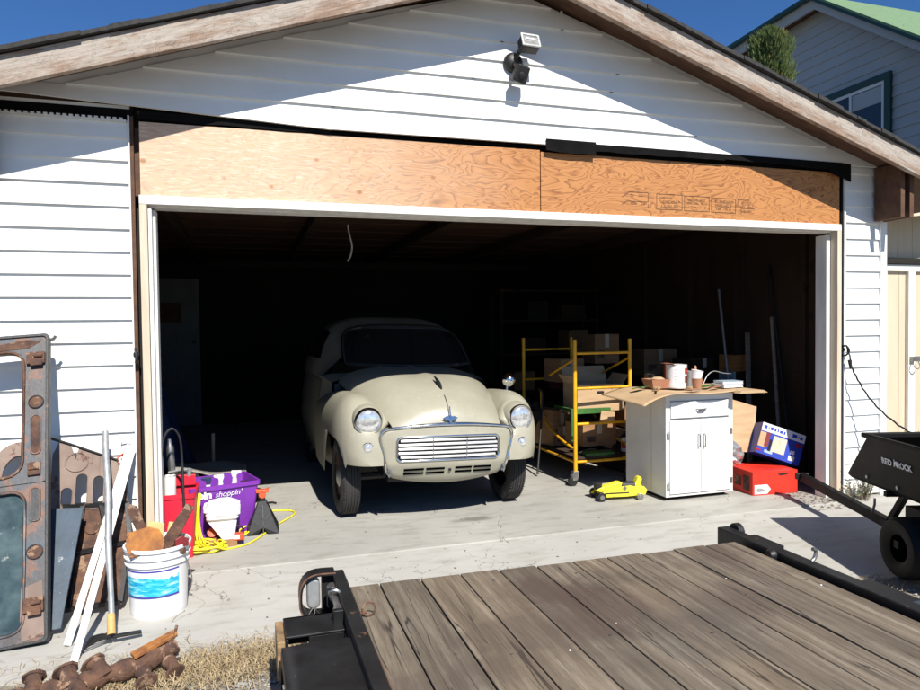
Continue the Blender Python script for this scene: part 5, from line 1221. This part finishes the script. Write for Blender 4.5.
# ---------------------------------------------------------------- yellow rolling scaffold and what is on it
SC = thing('rolling_scaffold', 'yellow rolling scaffold frame on caster wheels loaded with cartons', 'scaffold', (2.98, 1.7, 0))
def frame_(y):
    for x in (2.712, 3.252):
        MB().cyl((x, y, .13), (x, y, 1.27), .017, n=12).build('post', yellow_paint, SC, smooth=50)
    for z in (1.15, .845, .535, .205): MB().cyl((2.729, y, z), (3.235, y, z), .012, n=10).build('rung', yellow_paint, SC, smooth=50)
frame_(1.10); frame_(2.25)
for x in (2.712, 3.252):
    MB().tube(smooth_pts([(x + .02, 1.13, .30), (x + .02, 1.45, .36), (x + .02, 1.75, .47), (x + .02, 1.85, .60), (x + .02, 1.86, .76)], 4), .012, 8).build('side_rail', yellow_paint, SC, smooth=60)
    MB().tube([(x, 1.12, 1.10), (x + .0, 1.62, .93)], .011, 8).build('brace', yellow_paint, SC, smooth=60)
    MB().cyl((x, 1.117, .205), (x, 2.233, .205), .012, n=10).build('side_rail', yellow_paint, SC, smooth=60)
for x in (2.712, 3.252):
    for y in (1.10, 2.25):
        c_ = MB().prism([(-.03, .05), (-.035, .10), (-.02, .13), (.03, .13), (.028, .09), (.012, .05)], -.024, .024, M=T(x - .005, y, 0)).build('caster', steel, SC, bevel=.003)
        MB().cyl((x - .028, y - .016, .042), (x - .028, y + .016, .042), .042, n=22).build('caster_wheel', black_plastic, c_, smooth=40, bevel=.004)
MB().box(2.73, 3.235, 1.13, 2.22, .218, .235).build('platform', dark_ply, SC)
MB().box(2.73, 3.235, 1.28, 2.22, .60, .618).build('platform', dark_ply, SC)
carton('cardboard_box', 3.05, 1.41, .62, .45, .32, .24, -3, cardboard, 'open tan carton with raised flaps on the upper scaffold shelf', flaps=2)
carton('cardboard_box', 3.06, 1.48, .29, .36, .30, .20, 6, terracotta if 0 else cardboard_dk, 'brown carton under the green frame on the lower scaffold shelf')
carton('cardboard_box', 2.86, 1.90, .24, .26, .30, .34, 18, cardboard_dk, 'tall brown carton behind the curved rail of the scaffold')
carton('cardboard_box', 3.70, 2.45, .98, .30, .28, .31, 3, cardboard_dk, 'dim brown carton high up behind the scaffold')
carton('cardboard_box', 3.02, 1.95, .84, .28, .28, .22, 10, cardboard_dk, 'shadowed carton behind the open one on the scaffold')
tag(MB().box(2.84, 3.12, 1.14, 1.28, .236, .262).build('green_box', green_paint, bevel=.003), 'flat green box lying on the lower scaffold shelf', 'box')
m = MB(); m.box(2.75, 3.17, 1.245, 1.275, .60, .65); m.box(2.75, 2.79, 1.244, 1.276, .36, .599); m.box(2.75, 2.775, 1.276, 1.60, .62, .65); tag(m.build('green_bracket', green_paint, bevel=.003), 'green painted bracket frame hanging below the open carton', 'frame')
tag(MB().box(-.07, .07, -.004, .004, -.05, .05, M=T(3.10, 1.232, .565, 0, 8)).build('price_card', cardboard), 'small pale card tilted on the green bracket frame', 'card')
can('drink_can', 3.30, 1.27, .236, .036, .12, white_plastic, 'small white and red can at the right end of the lower scaffold shelf', 'can', bands=((.03, .08, red_paint, 180, 360),))
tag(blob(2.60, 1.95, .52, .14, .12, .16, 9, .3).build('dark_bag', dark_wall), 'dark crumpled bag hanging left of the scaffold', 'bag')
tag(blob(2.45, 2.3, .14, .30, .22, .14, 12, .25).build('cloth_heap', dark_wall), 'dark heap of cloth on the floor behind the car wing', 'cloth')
SHF = thing('shelving_unit', 'dark shelving crowded with boxes at the back behind the scaffold', 'shelves', (3.9, 4.4, 0))
for x in (3.2, 4.6):
    for y in (4.2, 4.6): MB().box(x, x + .04, y, y + .04, .002, 1.9).build('post', dark_wall, SHF)
for z in (.5, 1.0, 1.45, 1.85): MB().box(3.19, 4.65, 4.18, 4.66, z, z + .025).build('shelf', dark_ply, SHF)
rb = random.Random(14)
for k, (x, z, w, h, mt, lb) in enumerate(((3.4, .53, .3, .25, cardboard_dk, 'left box on the lowest back shelf'), (3.9, .53, .4, .3, dark_red, 'dull red box in the middle of the lowest back shelf'), (3.5, 1.03, .36, .2, dark_ply, 'dark brown box on the second back shelf'), (4.2, 1.03, .3, .3, cardboard_dk, 'brown box at the right of the second back shelf'), (3.6, 1.48, .3, .25, dark_wall, 'black box on the third back shelf'), (4.1, 1.48, .36, .2, dark_ply, 'low brown box on the third back shelf'))):
    tag(MB().box(x, x + w, 4.22, 4.55, z, z + h).build('storage_box', mt, bevel=.006), lb, 'box', 'boxes on the back shelves')

# ================================================================ LEFT OF THE CAR
# red bin
RBN = thing('red_bin', 'tall red plastic bin standing just inside the left door frame', 'bin', (-.43, .32, 0))
def tub(m, cx, cy, z0, z1, w0, d0, w1, d1, t=.004, rz=0, rim=.012):
    M = T(cx, cy, 0, 0, 0, rz); R_ = []
    def rg(w, d, z, r): return [(x, y, z) for x, y in rrect(-w / 2, w / 2, -d / 2, d / 2, r, 4)]
    R_ = [rg(w0, d0, z0, .02), rg(w1, d1, z1 - .03, .022), rg(w1 + rim, d1 + rim, z1 - .028, .024), rg(w1 + rim, d1 + rim, z1, .024), rg(w1 - t, d1 - t, z1, .02), rg(w0 - t * 2, d0 - t * 2, z0 + .01, .018)]
    n = len(R_[0]); v = [p for r in R_ for p in r]
    return m.add(v, [(k * n + i, k * n + (i + 1) % n, (k + 1) * n + (i + 1) % n, (k + 1) * n + i) for k in range(5) for i in range(n)] + [tuple(range(n)), tuple(range(5 * n, 6 * n))], M)
tub(MB(), -.405, .33, .0, .40, .18, .26, .215, .31).build('bin_body', red_plastic, RBN, smooth=35) if 0 else tub(m := MB(), -.425, .33, .0, .40, .18, .26, .215, .31).build('bin_body', red_plastic, RBN, smooth=35)
MB().box(-.52, -.33, .46, .475, .39, .46).build('raised_lid', red_plastic, RBN, bevel=.004)
# caulking tube and grease gun standing in the bin
cup(-.465, .27, .12, .034, .036, .38, white_plastic, 'x', cat='tube', name='caulk_tube'); tag(bpy.data.objects['caulk_tube'], 'white cylindrical tube standing in the red bin', 'tube')
GG = thing('grease_gun', 'silver grease gun with black hose hooked over the red bin', 'grease gun', (-.45, .25, .4))
m = MB(); m.lathe([(.020, 0), (.022, .02), (.022, .15), (.014, .17), (.010, .20), (.0001, .205)], 20, T(-.455, .30, .52, 0, -3)); m.build('barrel', steel, GG, smooth=40)
m = MB(); m.tube([(-.47, .26, .52), (-.40, .24, .535), (-.345, .22, .54)], [.008, .007, .010], 8); m.cyl((-.352, .22, .50), (-.345, .22, .545), .012, .014); m.build('coupler', terracotta if 0 else dull_steel, GG, smooth=50)
m = MB(); m.tube(smooth_pts([(-.585, -.03, .20), (-.545, .04, .42), (-.495, .08, .62), (-.475, .10, .76), (-.43, .11, .81), (-.39, .12, .75), (-.38, .13, .60), (-.375, .10, .44), (-.37, .08, .32)], 6), .0075, 8); m.build('hose', black_plastic, GG, smooth=60)
# purple bin with lettering
PB_ = thing('purple_bin', 'purple plastic tote lettered binshoppin full of white bottles', 'bin', (-.13, .72, 0))
tub(m := MB(), -.200, .705, .0, .362, .38, .27, .445, .34, rz=17, rim=.026).build('bin_body', purple_plastic, PB_, smooth=35)
MLx = Matrix(((1, 0, 0, 0), (0, 0, -1, 0), (0, 1, 0, 0), (0, 0, 0, 1)))
LT = T(-.200, .705, 0, 0, 0, 17) @ T(-.178, -.1725, .284, 6) @ MLx
text_mesh('bin', .068, LT, white_ink, 'lettering', PB_, bold=.0035, xs=1.05)
text_mesh("shoppin'", .052, LT @ Matrix.Translation((.108, .0, 0)), white_ink, 'lettering', PB_, shear=.25, xs=1.0)
def jug(x, y, z, s, label, blue=0):
    t = thing('spray_bottle', label, 'bottle', (x, y, z), group='white bottles in the purple bin')
    MB().lathe([(.0001, 0), (.038 * s, 0), (.040 * s, .13 * s), (.030 * s, .17 * s), (.014 * s, .195 * s), (.013 * s, .22 * s), (.0001, .22 * s)], 24, T(x, y, z)).build('bottle', white_plastic, t, smooth=40)
    m = MB(); m.prism([(-.012, .0), (.012, 0), (.014, .022), (.045, .034), (.045, .046), (-.02, .05), (-.022, .03)], -.011, .011, M=T(x, y, z + .222 * s, 0, 0, 180 if blue else 0)); m.build('spray_head', tarp_blue if blue == 2 else white_plastic, t, bevel=.003)
jug(-.265, .66, .09, 1.15, 'white bottle with blue cap leftmost in the purple bin', 2)
jug(-.185, .67, .10, 1.15, 'white spray bottle in the middle of the purple bin', 1)
jug(-.095, .70, .115, 1.15, 'tallest white spray bottle at the right of the purple bin')
tag(blob(-.03, .82, .22, .10, .09, .09, 21, .2).build('dark_rag', dark_wall), 'dark rag stuffed behind the bottles in the purple bin', 'rag')
# white folded stack / respirator boxes
ST = thing('white_carton_stack', 'x', 'x') if 0 else None
WS = thing('white_drywall_pan', 'stacked white plastic trays in front of the purple bin', 'trays', (-.17, .42, 0))
for k, (w, d, z, dx) in enumerate(((.19, .15, .165, 0), (.205, .16, .190, .004), (.215, .165, .214, -.003))):
    tub(m := MB(), -.168 + dx, .42, z, z + .045, w - .03, d - .03, w, d, rim=.008).build('tray', white_plastic, WS, smooth=35)
MB().prism([(-.10, .0), (-.085, .022), (-.02, .034), (.04, .034), (.095, .012), (.108, -.004), (.10, -.012), (-.10, -.012)], -.07, .07, M=T(-.168, .42, .255)).build('folded_lid', white_plastic, WS, bevel=.008)
tag(MB().prism([(-.105, .10), (.07, .10), (.085, .08), (.06, -.085), (.04, -.10)], -.10, .03, M=T(-.165, .46, .08)).build('white_hopper', white_plastic, bevel=.006), 'white slanting plastic hopper under the stacked trays', 'hopper')
tag(MB().box(-.25, -.08, .35, .50, .0, .045).build('wood_block', cardboard_dk), 'dark block on the floor under the white hopper', 'block')
# jack stand
JS = thing('jack_stand', 'black car jack stand with orange saddle on the slab', 'jack stand', (.085, .62, 0))
m = MB(); top = [(.085 + a, .62 + b, .215) for a, b in ((-.022, -.022), (.022, -.022), (.022, .022), (-.022, .022))]; bot = [(.085 + a, .62 + b, .0) for a, b in ((-.10, -.085), (.10, -.085), (.10, .085), (-.10, .085))]
for i in range(4):
    j = (i + 1) % 4; A, B, Cc, D_ = Vector(top[i]), Vector(top[j]), Vector(bot[j]), Vector(bot[i]); midb = (Cc + D_) / 2 + Vector((0, 0, .05))
    m.add([tuple(A), tuple(B), tuple(Cc), tuple(Cc.lerp(D_, .30)), tuple(midb), tuple(D_.lerp(Cc, .30)), tuple(D_)], [(0, 1, 2, 3, 4, 5, 6)])
m.build('pyramid_base', black_metal, JS, solid=.004)
MB().cyl((.085, .62, .19), (.085, .62, .27), .019, n=12).build('ratchet_post', black_metal, JS, smooth=40)
m = MB(); m.prism([(-.045, .03), (-.04, .0), (.04, .0), (.045, .03), (.025, .022), (-.025, .022)], -.02, .02, M=T(.085, .62, .27)); m.cyl((.085, .60, .255), (.085, .64, .255), .024); m.build('saddle', orange_paint, JS, bevel=.003)
m = MB(); m.tube([(.10, .60, .20), (.15, .58, .205), (.175, .57, .20)], .008, 6); m.build('release_lever', black_metal, JS, smooth=60)
MB().tube([(.085, .565, .20), (.087, .532, .01)], .004, 6).build('weld_seam', steel, JS)
# black tool with red square head and ring
TW = thing('tow_hitch_tool', 'black bar with red end block and bail ring on the yellow cord', 'tool', (-.16, .38, 0))
m = MB(); bar(m, (-.27, .40, .02), (-.06, .375, .055), .035, .03); bar(m, (-.20, .47, .10), (-.13, .40, .03), .03, .02); m.build('bar', black_metal, TW, bevel=.003)
MB().box(-.10, -.035, .345, .40, .035, .075).build('end_block', orange_paint, TW, bevel=.004); MB().box(-.098, -.065, .3425, .3445, .045, .068).build('sticker', white_ink, TW)
MB().tube([(-.078 + .038 * cos(a), .37, .085 + .038 * sin(a)) for a in [pi * i / 14 for i in range(15)]], .006, 8).build('bail_ring', black_metal, TW, smooth=60)
tag(MB().lathe([(.0001, 0), (.03, 0), (.03, .025), (.0001, .03)], 16, T(-.235, .44, .07, 60)).build('orange_plug', orange_paint, smooth=40), 'orange plug end lying on the black bar', 'plug')
# yellow extension cord
def coil():
    r = random.Random(6); pts = []
    pts += [(-.315, .42, .34), (-.325, .40, .25), (-.33, .38, .12), (-.32, .36, .02)]
    for k in range(60):
        a = k * .62; R = .085 + r.uniform(-.03, .03); pts.append((-.27 + R * 1.2 * cos(a) + r.uniform(-.015, .015), .30 + R * .9 * sin(a), .008 + (k % 6) * .006 + r.uniform(0, .02)))
    pts += [(-.15, .28, .008), (-.03, .33, .007), (.05, .45, .007), (.18, .72, .007), (.31, .95, .007), (.30, 1.08, .007), (.15, 1.12, .007), (.03, 1.04, .007), (-.04, .92, .007), (.02, .80, .007), (.0, .66, .007), (-.06, .56, .015), (-.10, .50, .02)]
    return pts
EC = thing('extension_cord', 'yellow extension cord coiled by the bins and looping round the jack stand', 'cord', (-.2, .35, 0))
MB().tube(smooth_pts(coil(), 5), .0062, 6).build('cord', yellow_cord, EC, smooth=60)
for i in range(4):
    dx = i * .012; MB().tube(smooth_pts([(-.335 + dx, .40, .345), (-.345 + dx, .365, .25), (-.34 + dx, .36, .12), (-.33 + dx * 1.6, .34, .03), (-.28 + dx, .36, .02)], 5), .0065, 6).build('hanging_loop', yellow_cord, EC, smooth=60)
MB().tube(smooth_pts([(.02, .70, .03), (-.02, .62, .05), (-.07, .58, .03), (-.04, .52, .02), (.0, .56, .03), (.03, .64, .045)], 5), .006, 6).build('loose_coil', yellow_cord, EC, smooth=60)
# grey sheet and dark cloth behind the bins, tarp, thin stand
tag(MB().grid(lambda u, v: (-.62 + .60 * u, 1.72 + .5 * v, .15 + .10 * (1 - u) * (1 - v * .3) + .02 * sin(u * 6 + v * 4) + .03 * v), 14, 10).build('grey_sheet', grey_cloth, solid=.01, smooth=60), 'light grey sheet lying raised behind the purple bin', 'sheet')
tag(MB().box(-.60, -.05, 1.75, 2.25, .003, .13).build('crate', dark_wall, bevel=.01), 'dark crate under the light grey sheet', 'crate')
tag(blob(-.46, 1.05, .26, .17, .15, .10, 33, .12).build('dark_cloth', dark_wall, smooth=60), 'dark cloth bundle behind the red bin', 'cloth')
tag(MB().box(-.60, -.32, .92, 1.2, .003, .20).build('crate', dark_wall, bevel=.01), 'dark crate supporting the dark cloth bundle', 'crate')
def tarp(u, v):
    a = 2 * pi * u; f_ = 1 + .10 * sin(a * 7) * v; r_ = .10 + .36 * v ** 1.2
    return (-.92 + r_ * f_ * cos(a), 2.6 + r_ * f_ * sin(a) * .9, 1.20 - 1.17 * v)
tag(MB().grid(tarp, 56, 14).build('blue_tarp', tarp_blue, smooth=60), 'dark blue tarp draped over something inside the left wall', 'tarp')
tag(MB().cyl((-.30, 2.2, .003), (-.30, 2.2, .47), .012, .016).build('thin_stake', grey_wood, smooth=50), 'pale thin stake standing in the dark behind the bins', 'stake')

# ================================================================ GARAGE LIGHT
_k = .82
SL_ = thing('security_light', 'outdoor floodlight with motion sensor mounted on the gable siding', 'light', (1.70, -.03, 3.12))
MB().lathe([(.0001, .045), (.045, .04), (.062, .02), (.066, 0)], 28, T(1.70, -.045, 3.115, 90)).build('mounting_plate', black_metal, SL_, smooth=50)
MB().tube(smooth_pts([(1.70, -.085, 3.125), (1.715, -.12, 3.16), (1.73, -.14, 3.20)], 4), .014, 8).build('lamp_arm', black_metal, SL_, smooth=60)
LH = MB().prism([(-.075, -.055), (.075, -.055), (.065, .055), (-.065, .055)], -.03, .05, M=T(1.762, -.165, 3.200, -22, 0, 4, s=.84)).build('lamp_housing', black_metal, SL_, bevel=.008)
m = MB(); m.ring(rrect(-.078, .078, -.058, .058, .01, 2), rrect(-.062, .062, -.042, .042, .006, 2), -.044, -.031, M=T(1.762, -.165, 3.200, -22, 0, 4, s=.84)); m.build('lamp_frame', dull_steel, LH, bevel=.002)
MB().box(-.062, .062, -.036, -.031, -.042, .042, M=T(1.762, -.165, 3.200, -22, 0, 4, s=.84)).build('lamp_glass', lens, LH)
MB().cyl(T(1.762, -.165, 3.200, -22, 0, 4, s=.84) @ Vector((-.04, -.040, .01)), T(1.762, -.165, 3.200, -22, 0, 4, s=.84) @ Vector((.04, -.040, .01)), .006, n=10).build('lamp_tube', white_plastic, LH, smooth=40)
MB().tube(smooth_pts([(1.695, -.085, 3.10), (1.69, -.12, 3.07), (1.70, -.135, 3.04)], 4), .013, 8).build('sensor_arm', black_metal, SL_, smooth=60)
m = MB(); m.prism([(-.050, -.055), (.050, -.055), (.042, .050), (-.042, .050)], -.03, .035, M=T(1.715, -.145, 3.015, 22, 14, 6)); SE = m.build('sensor', black_metal, SL_, bevel=.008)
MB().lathe([(.022, 0), (.018, .008), (.0001, .012)], 16, T(1.715, -.145, 3.015, 22, 14, 6) @ T(0, -.031, -.012, 90)).build('sensor_lens', black_plastic, SE, smooth=50)

# ================================================================ GROUND DETAIL
BG = thing('bungee_cord', 'dark twisted strap hanging slack from the hook right of the doorway', 'strap', (4.5, -.05, .5))
sp = smooth_pts([(4.475, -.055, 1.20), (4.50, -.07, 1.10), (4.505, -.07, 1.05), (4.53, -.10, .96), (4.58, -.14, .84), (4.64, -.22, .71), (4.70, -.34, .60), (4.72, -.45, .55)], 6)
MB().tube([p + Vector((.004 * sin(i * 1.9), 0, .004 * cos(i * 1.9))) for i, p in enumerate(sp)], .0065, 6).build('strap', black_plastic, BG, smooth=60)
MB().cyl((4.492, -.065, 1.10), (4.505, -.07, 1.03), .014, .012, 10).build('buckle', black_metal, BG, smooth=40)

def rough_up(m, a, seed):
    r = random.Random(seed); m.v = [(x + r.uniform(-a, a), y + r.uniform(-a, a), z + r.uniform(-a, a)) for x, y, z in m.v]; return m
MF = thing('exhaust_manifold', 'rusty cast exhaust manifold lying in the dry grass at the lower left', 'manifold', (-.6, -1.3, -.02))
mp = smooth_pts([(-1.05, -1.40, .02), (-.86, -1.37, .022), (-.70, -1.35, .030), (-.55, -1.31, .040), (-.42, -1.27, .055), (-.31, -1.21, .085)], 6)
rr_ = random.Random(12)
rough_up(MB().tube(mp, [.036 + .008 * sin(i * 1.3) + rr_.uniform(-.005, .005) for i in range(len(mp))], 14), .0028, 3).build('main_log', rust, MF, smooth=60)
for x, y, dx, dy, dz_, r_ in ((-.93, -1.37, -.05, .10, .055, .030), (-.79, -1.36, -.01, .10, .06, .030), (-.66, -1.35, -.035, .10, .065, .034), (-.55, -1.32, -.055, .11, .06, .034), (-.42, -1.30, .02, -.09, -.03, .030), (-.33, -1.25, .03, -.09, -.035, .028), (-.64, -1.37, .02, -.09, -.01, .030)):
    p = Vector((x, y - .005, .035)); q = p + Vector((dx, dy * .62, dz_ * .62))
    st = rough_up(MB().tube(smooth_pts([p, p.lerp(q, .5) + Vector((0, 0, .008)), q], 3), [r_ * 1.15, r_ * 1.1, r_ * 1.0, r_ * .9, r_ * .9, r_ * .95, r_], 12), .0025, 5).build('port', rust, MF, smooth=60)
    d_ = (q - p).normalized(); rough_up(MB().prism([(-r_ * 1.35, -r_ * .5), (-r_ * .7, -r_ * 1.15), (r_ * .7, -r_ * 1.1), (r_ * 1.35, -r_ * .4), (r_ * 1.2, r_ * .6), (r_ * .5, r_ * 1.15), (-r_ * .6, r_ * 1.1), (-r_ * 1.3, r_ * .5)], -.005, .006, M=Matrix.Translation(q) @ d_.to_track_quat('Y', 'Z').to_matrix().to_4x4()), .002, 8).build('port_flange', rust, st, smooth=40)
m = MB(); bar(m, (-.46, -1.285, .092), (-.305, -1.205, .130), .045, .018); m.build('heat_shield', rust_orange, MF, bevel=.004)
MB().cyl((-.312, -1.21, .11), (-.30, -1.205, .160), .006, n=8).build('stud', rust, MF)

def straw():
    r = random.Random(31); m = MB()
    def blade(x, y, L_, w, h):
        a = r.uniform(0, 2 * pi); dx, dy = cos(a), sin(a); z0 = -.03 + r.uniform(0, .02); b = r.uniform(-.3, .3)
        pts = [(x + dx * L_ * t + dy * b * L_ * t * t, y + dy * L_ * t - dx * b * L_ * t * t, z0 + h * 4 * t * (1 - t) + r.uniform(0, .006)) for t in (0, .35, .7, 1)]
        for p, q in zip(pts, pts[1:]):
            m.add([(p[0] - dy * w, p[1] + dx * w, p[2]), (p[0] + dy * w, p[1] - dx * w, p[2]), (q[0] + dy * w, q[1] - dx * w, q[2]), (q[0] - dy * w, q[1] + dx * w, q[2])], [(0, 1, 2, 3)])
    n = 0
    while n < 3600:
        x = r.uniform(-1.3, .42); y = r.gauss(-1.23, .085) - .10 * max(0, -x)
        dens = .35 + .65 * math.exp(-((x + .12) / .33) ** 2)
        if r.random() > dens: continue
        blade(x, y, r.uniform(.03, .11), r.uniform(.0007, .0016), r.uniform(0, .035)); n += 1
    for _ in range(160): blade(r.uniform(-1.2, .3), r.uniform(-1.08, -.93), r.uniform(.02, .08), .0008, r.uniform(0, .008))
    for _ in range(700): blade(r.uniform(2.55, 3.35), r.gauss(-1.42, .05), r.uniform(.02, .06), .0010, r.uniform(0, .02))
    return m.build('dry_grass', straw_mat, fix=False)
tag(straw(), 'dry straw coloured grass strewn along the edge of the concrete', 'grass', kind='stuff')
def stones():
    r = random.Random(77); m = MB()
    for _ in range(3600):
        if r.random() < .6: x, y = r.uniform(-.7, .42), r.uniform(-1.75, -1.14)
        else: x, y = r.uniform(2.5, 4.6), r.uniform(-2.1, -1.38)
        s_ = r.uniform(.004, .012); z = -.033 + s_ * .4; k = [r.uniform(.7, 1.25) for _ in range(6)]
        m.add([(x + s_ * k[0], y, z), (x - s_ * k[1], y, z), (x, y + s_ * k[2], z), (x, y - s_ * k[3], z), (x, y, z + s_ * .7 * k[4]), (x, y, z - s_ * .5)],
              [(0, 2, 4), (2, 1, 4), (1, 3, 4), (3, 0, 4), (2, 0, 5), (1, 2, 5), (3, 1, 5), (0, 3, 5)])
    return m.build('gravel', pm('gravel_stones', (.34, .33, .30), (.18, .17, .155), 7, .9), fix=False)
tag(stones(), 'grey crushed gravel beyond the concrete edge', 'gravel', kind='stuff')
def debris():
    r = random.Random(5); m = MB()
    for _ in range(520):
        if r.random() < .55: x, y, z = r.uniform(4.05, 4.46), r.uniform(-.22, .30), .004
        elif r.random() < .5: x, y, z = r.uniform(-1.2, 3.6), r.uniform(-1.05, -.12), -.008 - .0 * 1
        else: x, y, z = r.uniform(-.4, 4.3), r.uniform(-.09, 1.6), .003
        if y < -.098: z = -.006 - (.016) * (-y - .098) / 1.1 + .003
        a = r.uniform(0, pi); L_ = r.uniform(.003, .012) * (1.4 if x > 4 else 1); w = L_ * r.uniform(.2, .6)
        m.add([(x + cos(a) * L_, y + sin(a) * L_, z), (x - sin(a) * w, y + cos(a) * w, z + .003), (x - cos(a) * L_, y - sin(a) * L_, z), (x + sin(a) * w, y - cos(a) * w, z + .001)], [(0, 1, 2, 3)])
    return m.build('leaf_litter', pm('litter', (.16, .10, .055), (.07, .045, .03), 40, .9, bump=0), fix=False)
tag(debris(), 'small dry leaf bits and crumbs scattered on the concrete', 'leaf litter', kind='stuff')
def weed(x, y, z, h, spread, n, seed, label, dry=.3):
    r = random.Random(seed); t = thing('weed', label, 'plant', (x, y, z)); st = MB(); lf = MB(); ld = MB()
    for i in range(n):
        a = r.uniform(0, 2 * pi); L_ = h * r.uniform(.45, 1.05); lean_ = r.uniform(.15, 1) * spread; rx, ry = x + r.uniform(-.05, .05), y + r.uniform(-.03, .03)
        P = [(rx + cos(a) * lean_ * t_ ** 1.5, ry - abs(sin(a)) * lean_ * .7 * t_ ** 1.5, z + L_ * t_ * (1 - .12 * t_)) for t_ in (0, .25, .5, .75, 1)]
        st.tube(P, [.0028, .0024, .002, .0015, .001], 4)
        for k in range(int(9 + L_ * 30)):
            t_ = r.uniform(.15, 1); j = min(3, int(t_ * 4)); f_ = t_ * 4 - j; p = Vector(P[j]).lerp(Vector(P[j + 1]), f_)
            b = r.uniform(0, 2 * pi); d = Vector((cos(b), sin(b), r.uniform(-.3, .8))).normalized(); s_ = r.uniform(.010, .024); w = d.cross(Vector((0, 0, 1))).normalized() * s_ * .38
            (ld if r.random() < dry else lf).add([p, p + d * s_ * .6 + w, p + d * s_ * 1.3, p + d * s_ * .6 - w], [(0, 1, 2, 3)])
    st.build('stems', grey_wood, t); lf.build('leaves', leaf_green, t, fix=False); ld.build('dry_leaves', straw_mat, t, fix=False)
weed(4.62, -.10, -.005, .34, .22, 26, 1, 'leafy green weed growing at the siding foot behind the cart tongue', .25)
weed(4.46, -.12, -.005, .20, .20, 14, 2, 'low dry weed spilling over the concrete by the right door frame', .6)
weed(5.02, -.12, -.005, .62, .20, 9, 3, 'tall thin weed against the corner trim beside the shed', .2)
# more small clutter
can('dark_tin', 3.30, .86, zt, .045, .10, black_metal, 'small dark tin behind the shallow basket on the cabinet', 'tin')
can('spray_can', 3.47, .86, zt, .030, .19, dark_red, 'dark red spray can standing right behind the paint can', 'spray can')
can('spray_can', 3.55, .66, zt, .028, .13, dull_steel, 'short grey spray can between the white cup and the brown bottle', 'spray can')
PBR = thing('paint_brush', 'paint brush lying across the left end of the cardboard sheet', 'brush', (3.08, .42, zt))
MB().tube([(3.05, .36, zt + .012), (3.12, .47, zt + .014)], .008, 8).build('handle', orange_wood, PBR, smooth=60)
MB().prism([(-.022, 0), (.022, 0), (.026, .055), (-.026, .055)], -.006, .006, M=T(3.12, .47, zt + .014, -84, 0, -32)).build('bristles', straw_mat, PBR)
for k, (x, y, z, w, d, h, rz, mt, lb) in enumerate((
    (4.55, 1.95, .813, .34, .30, .22, 5, dark_ply, 'dim box on the workbench behind the orange brown box'),
    (4.45, 2.55, .813, .40, .30, .30, -6, cardboard_dk, 'tall dim carton farther along the workbench'),
    (4.45, 1.75, .003, .46, .40, .36, 8, dark_ply, 'dark carton on the floor under the workbench'),
    (4.42, 2.45, .003, .42, .40, .42, -5, cardboard_dk, 'brown carton on the floor under the far end of the workbench'),
    (3.55, 1.55, .003, .40, .36, .40, 12, dark_ply, 'dark carton on the floor behind the white cabinet'),
    (3.60, 1.60, .42, .36, .32, .30, -4, cardboard_dk, 'brown carton stacked behind the white cabinet'),
    (2.95, 1.85, .24, .30, .26, .18, -12, cardboard_dk, 'low brown carton at the back of the lower scaffold shelf'),
    (2.98, 1.30, 1.0, .01, .01, .01, 0, dark_ply, ''))):
    if lb: carton('cardboard_box', x, y, z, w, d, h, rz, mt, lb)
tag(MB().tube(smooth_pts([(2.80, 1.20, .265), (2.90, 1.17, .30), (3.0, 1.18, .27), (3.10, 1.15, .28)], 4), .006, 6).build('black_hose', black_plastic, smooth=60), 'short black hose lying over the flat green box', 'hose')
HP = thing('leaning_crowbar', 'dark pry bar leaning on the brown carton behind the cabinet', 'pry bar', (2.62, 1.45, 0))
MB().tube(smooth_pts([(2.55, 1.55, .02), (2.66, 1.7, .5), (2.70, 1.76, .72), (2.68, 1.74, .78), (2.64, 1.70, .79)], 4), .011, 8).build('bar', black_metal, HP, smooth=60)
HP['label'] = 'dark pry bar standing left of the scaffold curved rail'
